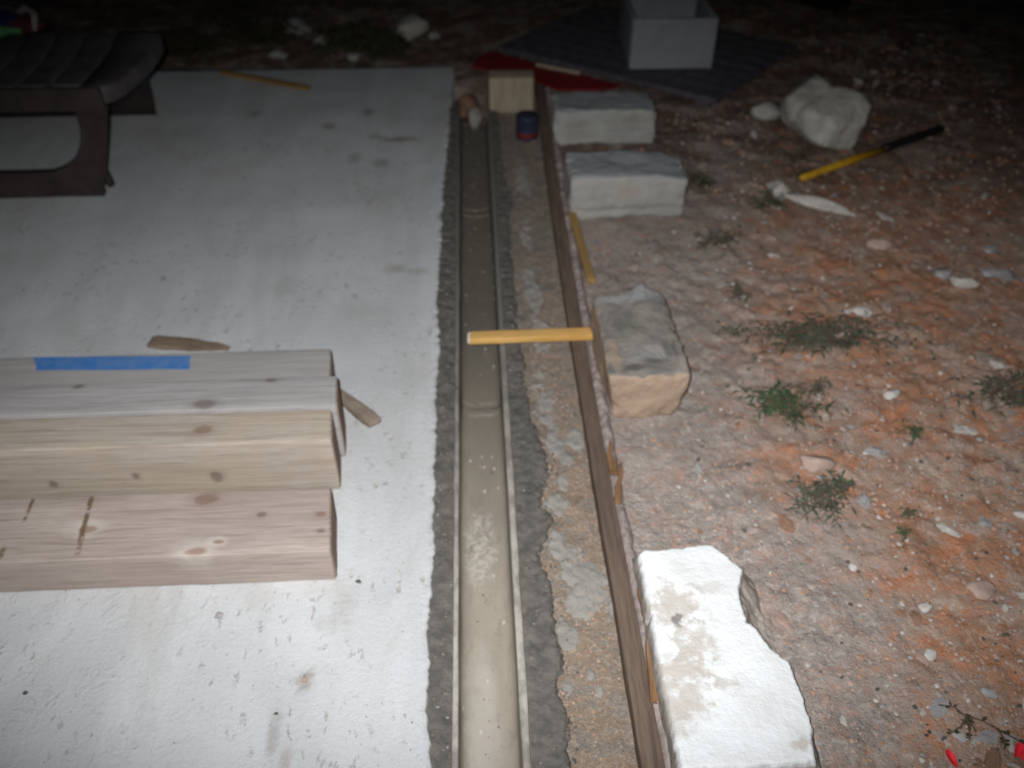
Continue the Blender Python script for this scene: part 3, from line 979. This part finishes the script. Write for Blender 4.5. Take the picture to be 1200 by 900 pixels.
# ------------------------------------------------------------------ bench, crate, panel, red sheet, tool
def prism(outline, axis_len, to3d):
    """extrude a 2d outline; to3d(u, v, w) gives the point; quads strip + ngon caps"""
    n = len(outline)
    V = [to3d(u, v, 0) for u, v in outline] + [to3d(u, v, axis_len) for u, v in outline]
    F = [tuple(range(n - 1, -1, -1)), tuple(range(n, 2 * n))]
    for i in range(n):
        j = (i + 1) % n; F.append((i, j, j + n, i + n))
    return np.array(V), F


bench = thing('garden_bench', 'low dark brown slatted bench with cut out legs on the slab', 'bench', (-1.32, 3.0, 0))
bx, by = -1.32, 3.0


def seat_z(y): return .383 + .030 * np.clip((y - 3.0) / .26, 0, 1) ** 2


gx = [-2.36, -2.255, -2.15, -2.045, -1.94, -1.832, -1.724, -1.617, -1.508, -1.404, -1.295]
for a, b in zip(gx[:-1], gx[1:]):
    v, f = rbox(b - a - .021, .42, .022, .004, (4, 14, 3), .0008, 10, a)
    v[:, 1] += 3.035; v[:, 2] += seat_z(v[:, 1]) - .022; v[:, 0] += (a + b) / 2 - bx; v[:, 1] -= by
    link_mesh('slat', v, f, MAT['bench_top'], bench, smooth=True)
# wide rounded end piece
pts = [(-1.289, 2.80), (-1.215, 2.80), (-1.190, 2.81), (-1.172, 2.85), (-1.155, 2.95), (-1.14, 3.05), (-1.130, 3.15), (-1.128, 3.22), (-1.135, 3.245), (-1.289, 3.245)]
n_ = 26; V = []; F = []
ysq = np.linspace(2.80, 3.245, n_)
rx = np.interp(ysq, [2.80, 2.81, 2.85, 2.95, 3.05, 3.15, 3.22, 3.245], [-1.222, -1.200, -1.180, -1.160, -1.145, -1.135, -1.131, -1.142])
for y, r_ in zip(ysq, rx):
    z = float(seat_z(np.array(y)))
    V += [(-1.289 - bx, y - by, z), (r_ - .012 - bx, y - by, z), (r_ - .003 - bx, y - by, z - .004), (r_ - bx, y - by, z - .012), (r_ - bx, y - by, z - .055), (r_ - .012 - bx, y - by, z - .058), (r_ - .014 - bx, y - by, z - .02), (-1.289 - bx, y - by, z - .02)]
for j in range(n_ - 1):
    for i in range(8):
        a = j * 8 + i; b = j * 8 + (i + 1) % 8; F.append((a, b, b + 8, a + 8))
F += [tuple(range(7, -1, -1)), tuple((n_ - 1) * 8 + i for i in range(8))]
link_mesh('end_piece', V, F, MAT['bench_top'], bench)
# front apron
v, f = rbox(1.14, .022, .078, .006, (20, 3, 4), .0008, 8, 3)
link_mesh('apron', v, f, MAT['bench'], bench, (-1.795 - bx, 2.792 - by, .308))


def leg_frame(y_top, y_foot, name):
    """sled leg: an upright that flares into a floor rail with a round inner corner, mirrored to the far end of the bench"""
    xo_t, xo_f = -1.232, -1.318
    xi = -1.335
    ol = [(xo_t, .31), (-1.262, .20), (-1.292, .10), (xo_f, .03), (-1.323, .022), (-1.323, .0), (-2.16, .0), (-2.25, .31), (-2.12, .31)]
    arc = []
    for k in range(0, 11):
        a = math.pi / 2 * k / 10
        arc.append((-1.505 + .170 * math.sin(a), .270 - .180 * math.cos(a)))
    inn = [(-2.10, .25), (-2.06, .12), (-2.0, .09)] + arc + [(xi, .31)]
    ol = ol + inn
    # outline is a ring opened at the top: fill by triangulation
    bm = bmesh.new()
    th = .03

    def P3(x, z, d):
        y = y_foot + (y_top - y_foot) * z / .31
        return (x - bx, y - by + d, z)
    lo = [bm.verts.new(P3(x, z, 0)) for x, z in ol]; hi = [bm.verts.new(P3(x, z, th)) for x, z in ol]
    f1 = bm.faces.new(lo); f2 = bm.faces.new(hi[::-1])
    for i in range(len(ol)):
        j = (i + 1) % len(ol); bm.faces.new((lo[j], lo[i], hi[i], hi[j]))
    bmesh.ops.triangulate(bm, faces=[f1, f2]); bmesh.ops.recalc_face_normals(bm, faces=bm.faces[:])
    me = bpy.data.meshes.new(name); bm.to_mesh(me); bm.free(); me.materials.append(MAT['bench'])
    o = bpy.data.objects.new(name, me); COL.objects.link(o); o.parent = bench
    return o


leg_frame(2.805, 2.775, 'leg_frame')
leg_frame(3.20, 3.455, 'leg_frame')
v, f = rbox(.020, .028, .060, .003, (2, 2, 3))
link_mesh('leg_rib', v, f, MAT['bench'], bench, (-1.309 - bx, 2.83 - by, .012), (0, R(-9), 0))

bag = thing('cloth_bundle', 'rumpled pale bundle with green and dark red stripes lying on the bench', 'cloth bundle', (-1.80, 3.24, .415))
v, f = ico(4)
v = v * np.array((.245, .12, .055))
for i in range(len(v)): v[i] *= 1 + .22 * n3(v[i], 9, 4)
v[:, 2] = np.maximum(v[:, 2], -.03); v[:, 2] += .03
N = NT('striped_cloth'); yy = N.math('ADD', N.sep()[1], N.math('MULTIPLY', N.sep()[2], .6)); xx = N.sep()[0]
col = N.mix(N.mr(yy, -.052, -.044), (.10, .32, .12), (.10, .035, .04))
col = N.mix(N.mr(N.math('ADD', yy, N.math('MULTIPLY', xx, -.35)), .0, .012), col, (.25, .235, .22))
col = N.mix(N.spot((.15, -.03, .04), .035, .04, .05, None, .3), col, (.03, .035, .14))
link_mesh('bundle', v, f, N.done(col, .9, N.bump(N.noise(40), .5, .006), .1), bag)
v, f = tube([(.16, .0, .05), (.2, .03, .075), (.235, .0, .06), (.24, -.05, .02)], [.012, .014, .013, .008], 8)
link_mesh('loose_fold', v, f, MAT['chip_grey'], bag)

# ribbed dark panel lying on the soil, corner towards the camera
c0 = Vector((1.0, 3.395, 0)); e1 = Vector((-.82, .60, 0)); e2 = Vector((.53, .60, 0))
panel = thing('dark_panel', 'dark grey panel of ribbed boards lying on the soil under the grey crate', 'panel', c0)
n1_ = e1.normalized(); n2_ = e2.normalized(); L1 = 1.10; L2 = .80; nb = 8
for k in range(nb):
    w = L2 / nb
    v, f = rbox(1, 1, .022, .0006, (10, 3, 3), .0003, 9, k)
    q = []
    for p in v:
        s = (p[0] + .5) * L1; t = (k + .03 + (p[1] + .5) * .94) * w
        q.append(tuple(n1_ * s + n2_ * t + Vector((0, 0, p[2] + .026 + .0003 * ((k * 7) % 3 - 1)))))
    link_mesh('panel_board', q, [c[::-1] for c in f], MAT['dark_panel'], panel, smooth=False)
for s in (.06, .5, 1.04):
    v, f = rbox(1, 1, .026, .003, (3, 6, 3))
    q = [tuple(n1_ * (s + p[0] * .06) + n2_ * ((p[1] + .5) * L2) + Vector((0, 0, p[2] - .001))) for p in v]
    link_mesh('batten', q, [c[::-1] for c in f], MAT['dark_panel'], panel, smooth=False)

crate = thing('open_crate', 'open topped grey crate standing on the dark ribbed panel', 'crate', (.872, 3.915, .052), R(-1))
W, D, H, T = .365, .39, .215, .020
for (nm, sx, sy, sz, x, y, z) in [('side_wall', W, T, H, 0, -D / 2 + T / 2, 0), ('side_wall', W, T, H, 0, D / 2 - T / 2, 0), ('side_wall', T, D - 2 * T - .004, H - .003, -W / 2 + T / 2, 0, 0),
                                  ('side_wall', T, D - 2 * T - .004, H - .003, W / 2 - T / 2, 0, 0), ('crate_floor', W - 2 * T - .004, D - 2 * T - .004, .015, 0, 0, .002)]:
    v, f = rbox(sx, sy, sz, .004, (8, 4, 6), .0008, 9, x + y)
    link_mesh(nm, v, f, MAT['grey_plastic'], crate, (x, y, z))

sheet = [(-.01, 3.87), (.03, 3.99), (.075, 4.06), (.22, 3.95), (.37, 3.835), (.50, 3.735), (.645, 3.63), (.60, 3.595), (.49, 3.585), (.36, 3.59), (.26, 3.69), (.17, 3.765)]
v, f = prism(sheet, .006, lambda a, b, w: (a - .3, b - 3.8, .016 + w + .05 * max(0, .3 - abs(a - .3)) * 0))
tag(link_mesh('red_sheet', v, f, MAT['red'], None, (.3, 3.8, 0), smooth=False), 'flat red sheet poking out in front of the dark panel', 'sheet')
lath('wood_lath', 'short pale lath lying on the red sheet under the panel edge', 'wooden lath', .285, 3.865, .475, 3.755, .022, .022, .020, .012, MAT['offcut'], seed=8.1)

tool = thing('tool_handle', 'yellow tool handle with a black grip lying on the dark soil', 'tool', (1.169, 2.757, .02), math.atan2(.365, .675))
v, f = tube([(0, 0, .0), (.02, 0, .0), (.2, 0, .003), (.44, 0, .006)], [.010, .014, .0145, .0145], 10)
link_mesh('shaft', v, f, MAT['yellow'], tool)
v, f = tube([(.43, 0, .006), (.45, 0, .007), (.52, 0, .008), (.6, 0, .008), (.68, 0, .009), (.75, 0, .010), (.765, 0, .010)], [.016, .0185, .017, .0185, .017, .019, .014], 12)
link_mesh('grip', v, f, MAT['black'], tool)

# black sack at the top edge
v, f = ico(3)
for i in range(len(v)): v[i] *= 1 + .25 * n3(v[i], 2.2, 9)
v = v * np.array((.13, .16, .11)); v[:, 2] += .08
tag(link_mesh('plastic_sack', v, f, MAT['black'], None, (1.90, 4.72, 0)), 'black plastic sack on the dark soil at the top edge of the photo', 'sack')


# ------------------------------------------------------------------ rocks
def ground(x, y): return float(soil_z(np.array([x]), np.array([y]))[0])


def big_rock():
    v, f = ico(5)
    lobes = [(np.array((-.05, .07, .005)), np.array((.125, .165, .10))), (np.array((.035, -.065, -.005)), np.array((.165, .165, .105)))]
    for i in range(len(v)):
        d = v[i].copy(); best = 0
        for c, a in lobes:
            A = ((d / a) ** 2).sum(); B = -2 * (d * c / a ** 2).sum(); C = ((c / a) ** 2).sum() - 1
            q = B * B - 4 * A * C
            if q > 0: best = max(best, (-B + math.sqrt(q)) / (2 * A))
        v[i] = d * best
    rr = random.Random(5)
    for _ in range(26):
        n = Vector((rr.gauss(0, 1), rr.gauss(0, 1), rr.gauss(0, .9))).normalized(); n = np.array(n[:])
        dd = v @ n; c = dd.max() * rr.uniform(.74, .93)
        v = v - (np.maximum(dd - c, 0) * .95)[:, None] * n
    for i in range(len(v)): v[i] = v[i] * (1 + .075 * n3(v[i], 11, 2, 5))
    v[:, 2] -= v[:, 2].min() + .015
    tag(link_mesh('rock', v, f, MAT['rock'], None, (1.365, 3.155, 0)), 'large pale heart shaped rock lying above the yellow tool handle', 'rock')


big_rock()


def one(name, label, cat, x, y, sx, sy, sz, mat_, seed, rz=0.0, sub=3, group=None, sink=.2, z=None):
    v, f = stone(sx, sy, sz, seed, sub, .3, sink=sink)
    o = link_mesh(name, v, f, MAT[mat_], None, (x, y, ground(x, y) if z is None else z), (0, 0, rz), smooth=sub > 2)
    return tag(o, label, cat, group)


one('rock', 'pale rounded rock on the dark ground beyond the slab', 'rock', -.315, 4.42, .20, .17, .15, 'rock', 61)
one('rock', 'small pale rock just left of the large heart shaped rock', 'rock', 1.20, 3.33, .14, .13, .07, 'rock', 62)
one('rock', 'small round white stone at the end of the long white stone', 'rock', 1.068, 2.70, .085, .10, .06, 'chip_white', 63)
one('rock', 'long thin white stone lying just below the yellow tool handle', 'rock', 1.185, 2.585, .27, .055, .04, 'chip_white', 64, R(-32))
for i, (x, y, s, lb) in enumerate([(-.93, 4.14, .10, 'small grey rock at the slab edge in the dark far left grass'), (-.567, 4.13, .09, 'grey stone just beyond the middle of the slab far edge'),
                                   (-.73, 4.30, .13, 'dim grey rock between the dark grass clumps'), (-.90, 4.55, .16, 'dim flat rock deep in the dark far grass'),
                                   (-.20, 4.45, .08, 'small dim stone right of the pale rounded rock')]):
    one('rock', lb, 'rock', x, y, s, s * .8, s * .5, 'chip_grey', 70 + i)

NAMED = [(1.457, 2.073, .085, 'chip_white', 'round white stone in the upper right of the red soil'), (1.213, 1.198, .05, 'chip_white', 'white stone near the right edge level with the chalk block'),
         (1.028, 1.011, .07, 'chip_pink', 'flat pinkish grey stone in bare red soil right of the chalk block'), (1.069, 1.614, .055, 'chip_white', 'bright white pebble between the weed tufts'),
         (1.113, 1.959, .06, 'chip_white', 'white stone at the right tip of the largest weed tuft'), (1.434, 2.143, .075, 'chip_grey', 'grey stone left above the round white stone'),
         (1.606, 2.135, .11, 'chip_grey', 'flat grey slab of stone at the right edge of the soil'), (1.299, 2.321, .09, 'chip_pink', 'elongated pale stone in the middle of the upper soil'),
         (1.648, 2.279, .06, 'chip_grey', 'small grey stone near the upper right edge of the soil'), (.937, .782, .032, 'chip_grey', 'bluish grey stone chip above the red petals'),
         (.895, .975, .035, 'chip_white', 'angular white chip right of the chalk block broken side'), (.859, .869, .035, 'chip_white', 'white chip in the pale crumbs of the lower soil'),
         (.779, 1.077, .03, 'chip_white', 'small white chip right of the chalk block far corner'), (.50, 1.22, .022, 'chip_pink', 'small pinkish pebble in the dust above the chalk block'),
         (.79, 1.375, .10, 'chip_pink', 'broad dusty pink clod above the lowest green weed'), (1.02, 1.86, .075, 'chip_pink', 'dusty pale clod beside the largest weed tuft')]
for i, (x, y, s, m, lb) in enumerate(NAMED):
    rr = random.Random(200 + i)
    one('stone', lb, 'stone', x, y, s, s * rr.uniform(.6, .8), s * .42, m, 80 + i, rr.uniform(-.6, .6), sink=.3)

# countable loose stones: a few shapes, copied
KINDS = [('chip_white', 'small white limestone chip', 'white limestone chips', 105),
         ('chip_grey', 'small grey stone on soil', 'small grey stones', 60),
         ('chip_clay', 'loose orange clay clod', 'orange clay clods', 70),
         ('chip_pink', 'dusty pink pebble', 'dusty pink pebbles', 45)]
LAND = [('the chalk white block', .60, .85), ('the dry twig weed', .86, .72), ('the feathery weed', .77, 1.26), ('the tan block', .60, 1.70), ('the bright green weed', .80, 1.58),
        ('the broad dull green weed', .98, 1.85), ('the dusty weed at the right edge', 1.375, 1.60), ('the single green sprout', 1.07, 1.47), ('the second farthest block', .72, 2.6),
        ('the long thin white stone', 1.19, 2.58), ('the yellow tool handle', 1.5, 2.9), ('the large heart shaped rock', 1.37, 3.2), ('the dark ribbed panel', 1.1, 3.5), ('the tiny green sprouts', .94, 1.19),
        ('the flat pinkish grey stone', 1.03, 1.01), ('the elongated pale stone', 1.30, 2.32), ('the flat grey slab of stone', 1.61, 2.13), ('the brown lath', .38, 2.3), ('the splintered part of the board', .42, 1.35)]


def landmark(x, y): return min(LAND, key=lambda q: (q[1] - x) ** 2 + (q[2] - y) ** 2)[0]


rs = random.Random(31)
AVOID = [(.305, .71, 3.06, 3.32), (.30, .72, 2.5, 2.76), (.30, .54, 1.53, 1.94), (.29, .575, .6, 1.09), (.2, 1.6, 3.37, 4.3), (1.16, 1.56, 2.95, 3.35)]


def soil_spot(clump=True, xmax=2.3):
    while True:
        y = .62 + 3.6 * rs.random() ** 1.6
        x = .36 + (min(2.6, .62 + .72 * y) - .36) * rs.random() ** .75
        if x > xmax: continue
        if any(a < x < b and c < y < d for a, b, c, d in AVOID): continue
        if clump:
            k = float(fbm(np.array([x * 3.0]), np.array([y * 3.0]), 170, 3)[0])
            if rs.random() > .30 + 1.5 * max(0, k): continue
            if x < .75 and rs.random() < .55: continue
        return x, y


for m, lb, gr, cnt in KINDS:
    protos = [stone(1, rs.uniform(.65, .95), rs.uniform(.45, .6), 300 + k * 7 + len(m) * 13, 3, .75, sink=.4) for k in range(5)]
    first = []
    for i in range(cnt):
        x, y = soil_spot()
        s = (.013 + .040 * rs.random() ** 2.3) * (1.1 if m == 'chip_clay' else 1.0) * (.85 + .2 * y / 2)
        if i < 5:
            o = link_mesh('stone', *protos[i], MAT[m], None, smooth=False); first.append(o)
        else:
            o = first[i % 5].copy(); COL.objects.link(o)
        o.location = (x, y, ground(x, y)); o.rotation_euler = (rs.uniform(-.25, .25), rs.uniform(-.25, .25), rs.uniform(0, 6.28)); o.scale = (s * rs.uniform(.8, 1.3), s * rs.uniform(.5, 1), s * rs.uniform(.45, .9))
        wh = landmark(x, y)
        tag(o, lb + ' near ' + wh, 'stone', gr + ' near ' + wh)


# gravel and crumbs nobody could count
def gravel():
    shapes = [stone(1, .75, .5, 500 + k, 1, .6, sink=.3) for k in range(9)]
    V = []; F = []; MI = []; o = 0
    for i in range(12000):
        x, y = soil_spot(i % 3 > 0)
        s = .0025 + .012 * rs.random() ** 2.6 * (.8 + .3 * y)
        v, f = shapes[i % 9]
        a = rs.uniform(0, 6.28); c, d = math.cos(a), math.sin(a)
        w = np.stack([v[:, 0] * c - v[:, 1] * d, v[:, 0] * d + v[:, 1] * c, v[:, 2]], 1) * s
        w += np.array((x, y, ground(x, y) if i % 1 == 0 else 0))
        V.append(w); F += [tuple(q + o for q in t) for t in f]; o += len(v)
        MI += [rs.choice((0, 1, 2, 2, 2, 2, 3, 3, 3, 3, 3, 4))] * len(f)
    tag(link_mesh('gravel', np.concatenate(V), F, None, smooth=False, mats=[MAT['chip_white'], MAT['chip_grey'], MAT['chip_clay'], MAT['chip_pink'], MAT['chip_dark']], mi=MI),
        'fine gravel and crumbs strewn over the red soil', 'gravel', kind='stuff')


gravel()

def crumbs(name, label, cat, n, place, sizes, mats, seed, parent=None):
    r = random.Random(seed); shapes = [stone(1, .8, .55, 700 + k, 1, .35, sink=.2) for k in range(5)]
    V = []; F = []; MI = []; o = 0
    for i in range(n):
        x, y, z = place(r); q = sizes[0] + (sizes[1] - sizes[0]) * r.random() ** 2.5
        v, f = shapes[i % 5]; a = r.uniform(0, 6.28); c, d = math.cos(a), math.sin(a)
        V.append(np.stack([v[:, 0] * c - v[:, 1] * d, v[:, 0] * d + v[:, 1] * c, v[:, 2]], 1) * q + np.array((x, y, z)))
        F += [tuple(k + o for k in t) for t in f]; o += len(v); MI += [r.randrange(len(mats))] * len(f)
    ob = link_mesh(name, np.concatenate(V), F, None, parent, smooth=False, mats=[MAT[m] for m in mats], mi=MI)
    if parent is None: tag(ob, label, cat)
    return tag(ob, kind='stuff')


def on_slab(r):
    y = .45 + 3.3 * r.random() ** 1.5
    x = -.14 - 1.5 * r.random() ** 1.6
    return x, y, .0


def on_mortar(r):
    y = .45 + 3.0 * r.random() ** 1.3
    if r.random() < .35: return r.uniform(-.135, -.08), y, -.009
    e = float(np.interp(y, ME[:, 0], ME[:, 1]))
    return (r.gauss(e, .012), y, -.018) if r.random() < .6 else (r.uniform(.07, e), y, -.008)


def on_sand(r):
    y = .45 + 3.0 * r.random() ** 1.3
    x = r.uniform(.13, .25); return x, y, float(sand_z(np.array([x]), np.array([y]))[0])


def in_channel(r):
    y = .5 + 2.9 * r.random() ** 1.3; x = max(-.05, min(.036, r.gauss(.0, .018)))
    return x, y, -.0775 + .004 * abs(x + .007) / .045


crumbs('slab_grit', 'fine cement grit strewn over the pale slab', 'grit', 900, on_slab, (.0015, .006), ('chip_grey', 'chip_white', 'chip_pink', 'splash', 'splash'), 1)
crumbs('mortar_crumbs', 'loose crumbs of dark mortar beside the channel', 'crumbs', 2600, on_mortar, (.002, .010), ('mortar', 'mortar', 'mortar', 'splash', 'sand'), 2)
crumbs('sand_grains', 'coarse grains and grey bits on the tan sand strip', 'crumbs', 4200, on_sand, (.0015, .009), ('sand', 'sand', 'splash', 'chip_pink', 'chip_clay'), 3)
crumbs('silt_crumbs', None, None, 260, in_channel, (.0015, .008), ('lip', 'splash', 'chip_pink', 'mortar'), 4, drain)

# crumbs on the slab
for i, (x, y, s, m, lb) in enumerate([(-.55, 1.016, .020, 'chip_grey', 'grey brown stone chip on the slab in front of the beams'), (-.275, 1.087, .012, 'chip_dark', 'dark pebble on the slab right of the nearest beam end'),
                                      (-.879, .863, .010, 'chip_dark', 'dark speck on the slab in the lower left corner'), (-.202, 1.671, .016, 'chip_grey', 'grey crumb on the slab between the beams and the channel'),
                                      (-.357, .866, .013, 'chip_pink', 'tan crumb sitting on a stain low on the slab'), (-.40, .80, .008, 'chip_dark', 'tiny dark crumb near the bottom of the slab')]):
    one('pebble', lb, 'pebble', x, y, s, s * .8, s * .5, m, 110 + i, z=0.0, sink=.2)


# ------------------------------------------------------------------ weeds
def weed(label, x, y, rx, ry, stems, leaf, mat_leaf, seed, h=.05, dirs=None, group=None, cat='weed', stem_r=.0012, name='weed'):
    r = random.Random(seed)
    t = thing(name, label, cat, (x, y, ground(x, y) - .003), 0, group)
    SV = []; LV = []; LF = []; o = 0
    for k in range(int(stems * 1.45)):
        a = r.uniform(0, 2 * math.pi) if dirs is None else r.choice(dirs) + r.uniform(-.4, .4)
        q = .3 + 1.1 * r.random() ** 1.7
        ex, ey = math.cos(a) * rx * q, math.sin(a) * ry * q
        bx_, by_ = r.uniform(-.45, .45) * rx, r.uniform(-.45, .45) * ry
        hh = h * r.uniform(.12, .8); bend = r.uniform(-.3, .3)
        pts = []
        for i in range(7):
            u = i / 6
            pts.append(Vector((bx_ + (ex - bx_ * .4) * u - ey * bend * u * u * .5, by_ + (ey - by_ * .4) * u + ex * bend * u * u * .5, .004 + hh * math.sin(u * 2.3) * .8)))
        SV.append(tube(pts, [stem_r * (1.3 - .8 * i / 6) for i in range(7)], 4, False))
        nl = r.randint(4, 10)
        for j in range(nl):
            u = .12 + .88 * j / (nl - 1); i = min(5, int(u * 6)); p = pts[i].lerp(pts[i + 1], u * 6 - i)
            d = (pts[i + 1] - pts[i]).normalized()
            sd = d.cross(Vector((0, 0, 1))).normalized() * (1 if j % 2 else -1)
            ax = (sd * r.uniform(.6, 1.1) + d * r.uniform(.4, 1.0) + Vector((0, 0, r.uniform(-.3, .25)))).normalized()
            L = leaf * r.uniform(.4, 1.3); wv = ax.cross(Vector((r.uniform(-.4, .4), r.uniform(-.4, .4), 1))).normalized() * L * r.uniform(.07, .15)
            up = Vector((0, 0, L * .10))
            q4 = [p, p + ax * L * .45 + wv + up, p + ax * L - up * 1.2, p + ax * L * .45 - wv + up]
            LV += [tuple(c) for c in q4]; LF.append((o, o + 1, o + 2, o + 3)); o += 4
    for k in range(max(2, stems // 5)):      # dry runners creeping over the soil
        a = r.uniform(0, 6.28); l = r.uniform(.5, 1.35)
        p0 = Vector((r.uniform(-.3, .3) * rx, r.uniform(-.3, .3) * ry, .006)); d = Vector((math.cos(a) * rx * l, math.sin(a) * ry * l, 0)); pp = Vector((-d.y, d.x, 0)) * r.uniform(-.25, .25)
        SV.append(tube([p0 + d * u + pp * math.sin(u * 3) + Vector((0, 0, .006 * math.sin(u * 5))) for u in (0, .2, .4, .6, .8, 1)], stem_r * .8, 4, False))
    v, f = merge(SV)
    link_mesh('stems', v, f, MAT['stem'], t)
    link_mesh('leaves', LV, LF, MAT[mat_leaf], t, smooth=False)
    return t


weed('broad sprawling dull green weed, largest tuft on the red soil', .970, 1.845, .215, .09, 72, .034, 'leaf_dull', 1, .055)
weed('bright green compact weed just below the largest tuft', .775, 1.580, .095, .065, 36, .030, 'leaf', 2, .055)
weed('thin dark weed sprig between the bright green weed and the largest tuft', .86, 1.655, .09, .03, 10, .022, 'leaf_dull', 12, .03)
weed('feathery weed above the chalk block with long dry side stems', .765, 1.262, .085, .06, 24, .026, 'leaf_dull', 3, .05)
weed('small fresh green sprig right of the feathery weed', .835, 1.315, .03, .03, 10, .020, 'leaf', 13, .035)
weed('dusty dark weed tuft at the right edge of the soil', 1.385, 1.60, .15, .09, 38, .028, 'leaf_dull', 4, .05)
weed('small dark weed at the end of the long white stone', 1.01, 2.60, .06, .06, 14, .028, 'leaf', 5, .05)
weed('dark low weed right of the second farthest block', .80, 2.78, .09, .08, 16, .030, 'leaf_far', 6, .05)
weed('sparse dull weed right of the brown lath', .765, 2.37, .10, .05, 14, .026, 'leaf_dull', 7, .035)
weed('tiny weed between the tan block and the red soil', .79, 2.085, .05, .06, 9, .02, 'leaf_dull', 8, .03)
weed('tiny flat weed level with the yellow lath', .71, 1.89, .045, .02, 8, .02, 'leaf_dull', 9, .025)
weed('single green sprout on bare soil right of the bright weed', 1.068, 1.471, .03, .035, 7, .02, 'leaf', 10, .035)
weed('upper tiny green sprout in the middle of the red soil', .955, 1.215, .015, .025, 5, .016, 'leaf', 11, .03)
weed('lower tiny green sprout beside a white pebble', .92, 1.158, .016, .02, 5, .016, 'leaf', 14, .03)
weed('dark weed under the yellow tool handle', 1.20, 2.80, .12, .05, 12, .026, 'leaf_far', 15, .04)
weed('green weed in the shade of the heart shaped rock', 1.22, 2.96, .09, .05, 12, .026, 'leaf_far', 16, .04)
for i, (x, y, rx_, ry_, lb) in enumerate([(-1.40, 4.25, .26, .16, 'dark grass clump behind the bench'), (-1.05, 4.40, .22, .2, 'second dark grass clump beyond the slab, right of the bench'),
                                          (-.62, 4.28, .16, .12, 'low dark grass clump beyond the middle of the slab'), (-1.28, 4.75, .3, .2, 'tall dark grass clump in the far left darkness'),
                                          (-.42, 4.18, .10, .06, 'little dark grass clump in front of the pale rounded rock')]):
    weed(lb, x, y, rx_, ry_, 46, .06, 'leaf_far', 30 + i, .14, cat='grass clump', name='grass_clump')


def twig_weed():
    t = thing('twig_weed', 'dry branching weed twig with small dark leaves at the bottom right', 'weed', (.858, .725, ground(.858, .725) + .002))
    lines = [[(-.03, .035, .004), (-.012, .022, .02), (.0, .0, .022), (.012, -.022, .012)], [(.0, .005, .022), (.03, -.008, .02), (.06, -.03, .016), (.095, -.05, .008)],
             [(.0, .0, .022), (-.012, -.012, .012), (-.032, -.02, .004)], [(.05, -.02, .018), (.055, -.04, .012), (.05, -.055, .006)], [(.0, .0, .022), (.0, -.02, .012), (-.004, -.035, .006)]]
    v, f = merge([tube(l, .0014, 5) for l in lines]); link_mesh('stems', v, f, MAT['stem'], t)
    r = random.Random(3); LV = []; LF = []; o = 0
    for l in lines:
        for k in range(9):
            u = r.random() * (len(l) - 1.001); i = int(u); p = Vector(l[i]).lerp(Vector(l[i + 1]), u - i)
            a = r.uniform(0, 6.28); ax = Vector((math.cos(a), math.sin(a), r.uniform(-.2, .4))); L = r.uniform(.006, .013)
            w = ax.cross(Vector((0, 0, 1))).normalized() * L * .28
            LV += [tuple(p), tuple(p + ax * L * .5 + w), tuple(p + ax * L), tuple(p + ax * L * .5 - w)]; LF.append((o, o + 1, o + 2, o + 3)); o += 4
    link_mesh('leaves', LV, LF, MAT['leaf_far'], t, smooth=False)


twig_weed()


def petal(label, x, y, s, rz, seed):
    v, f = grid(np.linspace(-1, 1, 9), np.linspace(-1, 1, 9), lambda X, Y: X * 0)
    th = v.copy()
    r_ = np.sqrt(v[:, 0] ** 2 * .5 + v[:, 1] ** 2 * .5) + 1e-6
    X = v[:, 0] * np.sqrt(1 - v[:, 1] ** 2 / 2); Y = v[:, 1] * np.sqrt(1 - v[:, 0] ** 2 / 2)
    w = .55 + .35 * (Y + 1) / 2
    top = np.stack([X * w * s * .6, Y * s, .25 * s * (X ** 2) + .18 * s * Y ** 2 + .004], 1)
    n = len(top); bot = top.copy(); bot[:, 2] -= .0008
    F = [tuple(q) for q in f] + [tuple(i + n for i in q[::-1]) for q in f]
    z = ground(x, y)
    tag(link_mesh('flower_petal', np.concatenate([top, bot]), F, MAT['petal'], None, (x, y, z), (R(12), 0, rz)), label, 'petal')


petal('red flower petal on the soil left of the dry twig tip', .812, .664, .016, R(15), 1)
petal('red flower petal at the right edge beside the dry twig', .940, .672, .018, R(-40), 2)
petal('second red petal tucked under the dry twig at the bottom right corner', .932, .655, .014, R(60), 3)

# a thin moonless-night sun, all but out, kept for the direction of the last sky light
sun_d = bpy.data.lights.new('sun', 'SUN'); sun_d.energy = 0.004; sun_d.angle = R(10); sun_d.color = (.8, .88, 1)
sun = bpy.data.objects.new('sun', sun_d); COL.objects.link(sun)
sun.rotation_euler = (R(55), 0, R(150)); sun.location = (0, 0, 6)
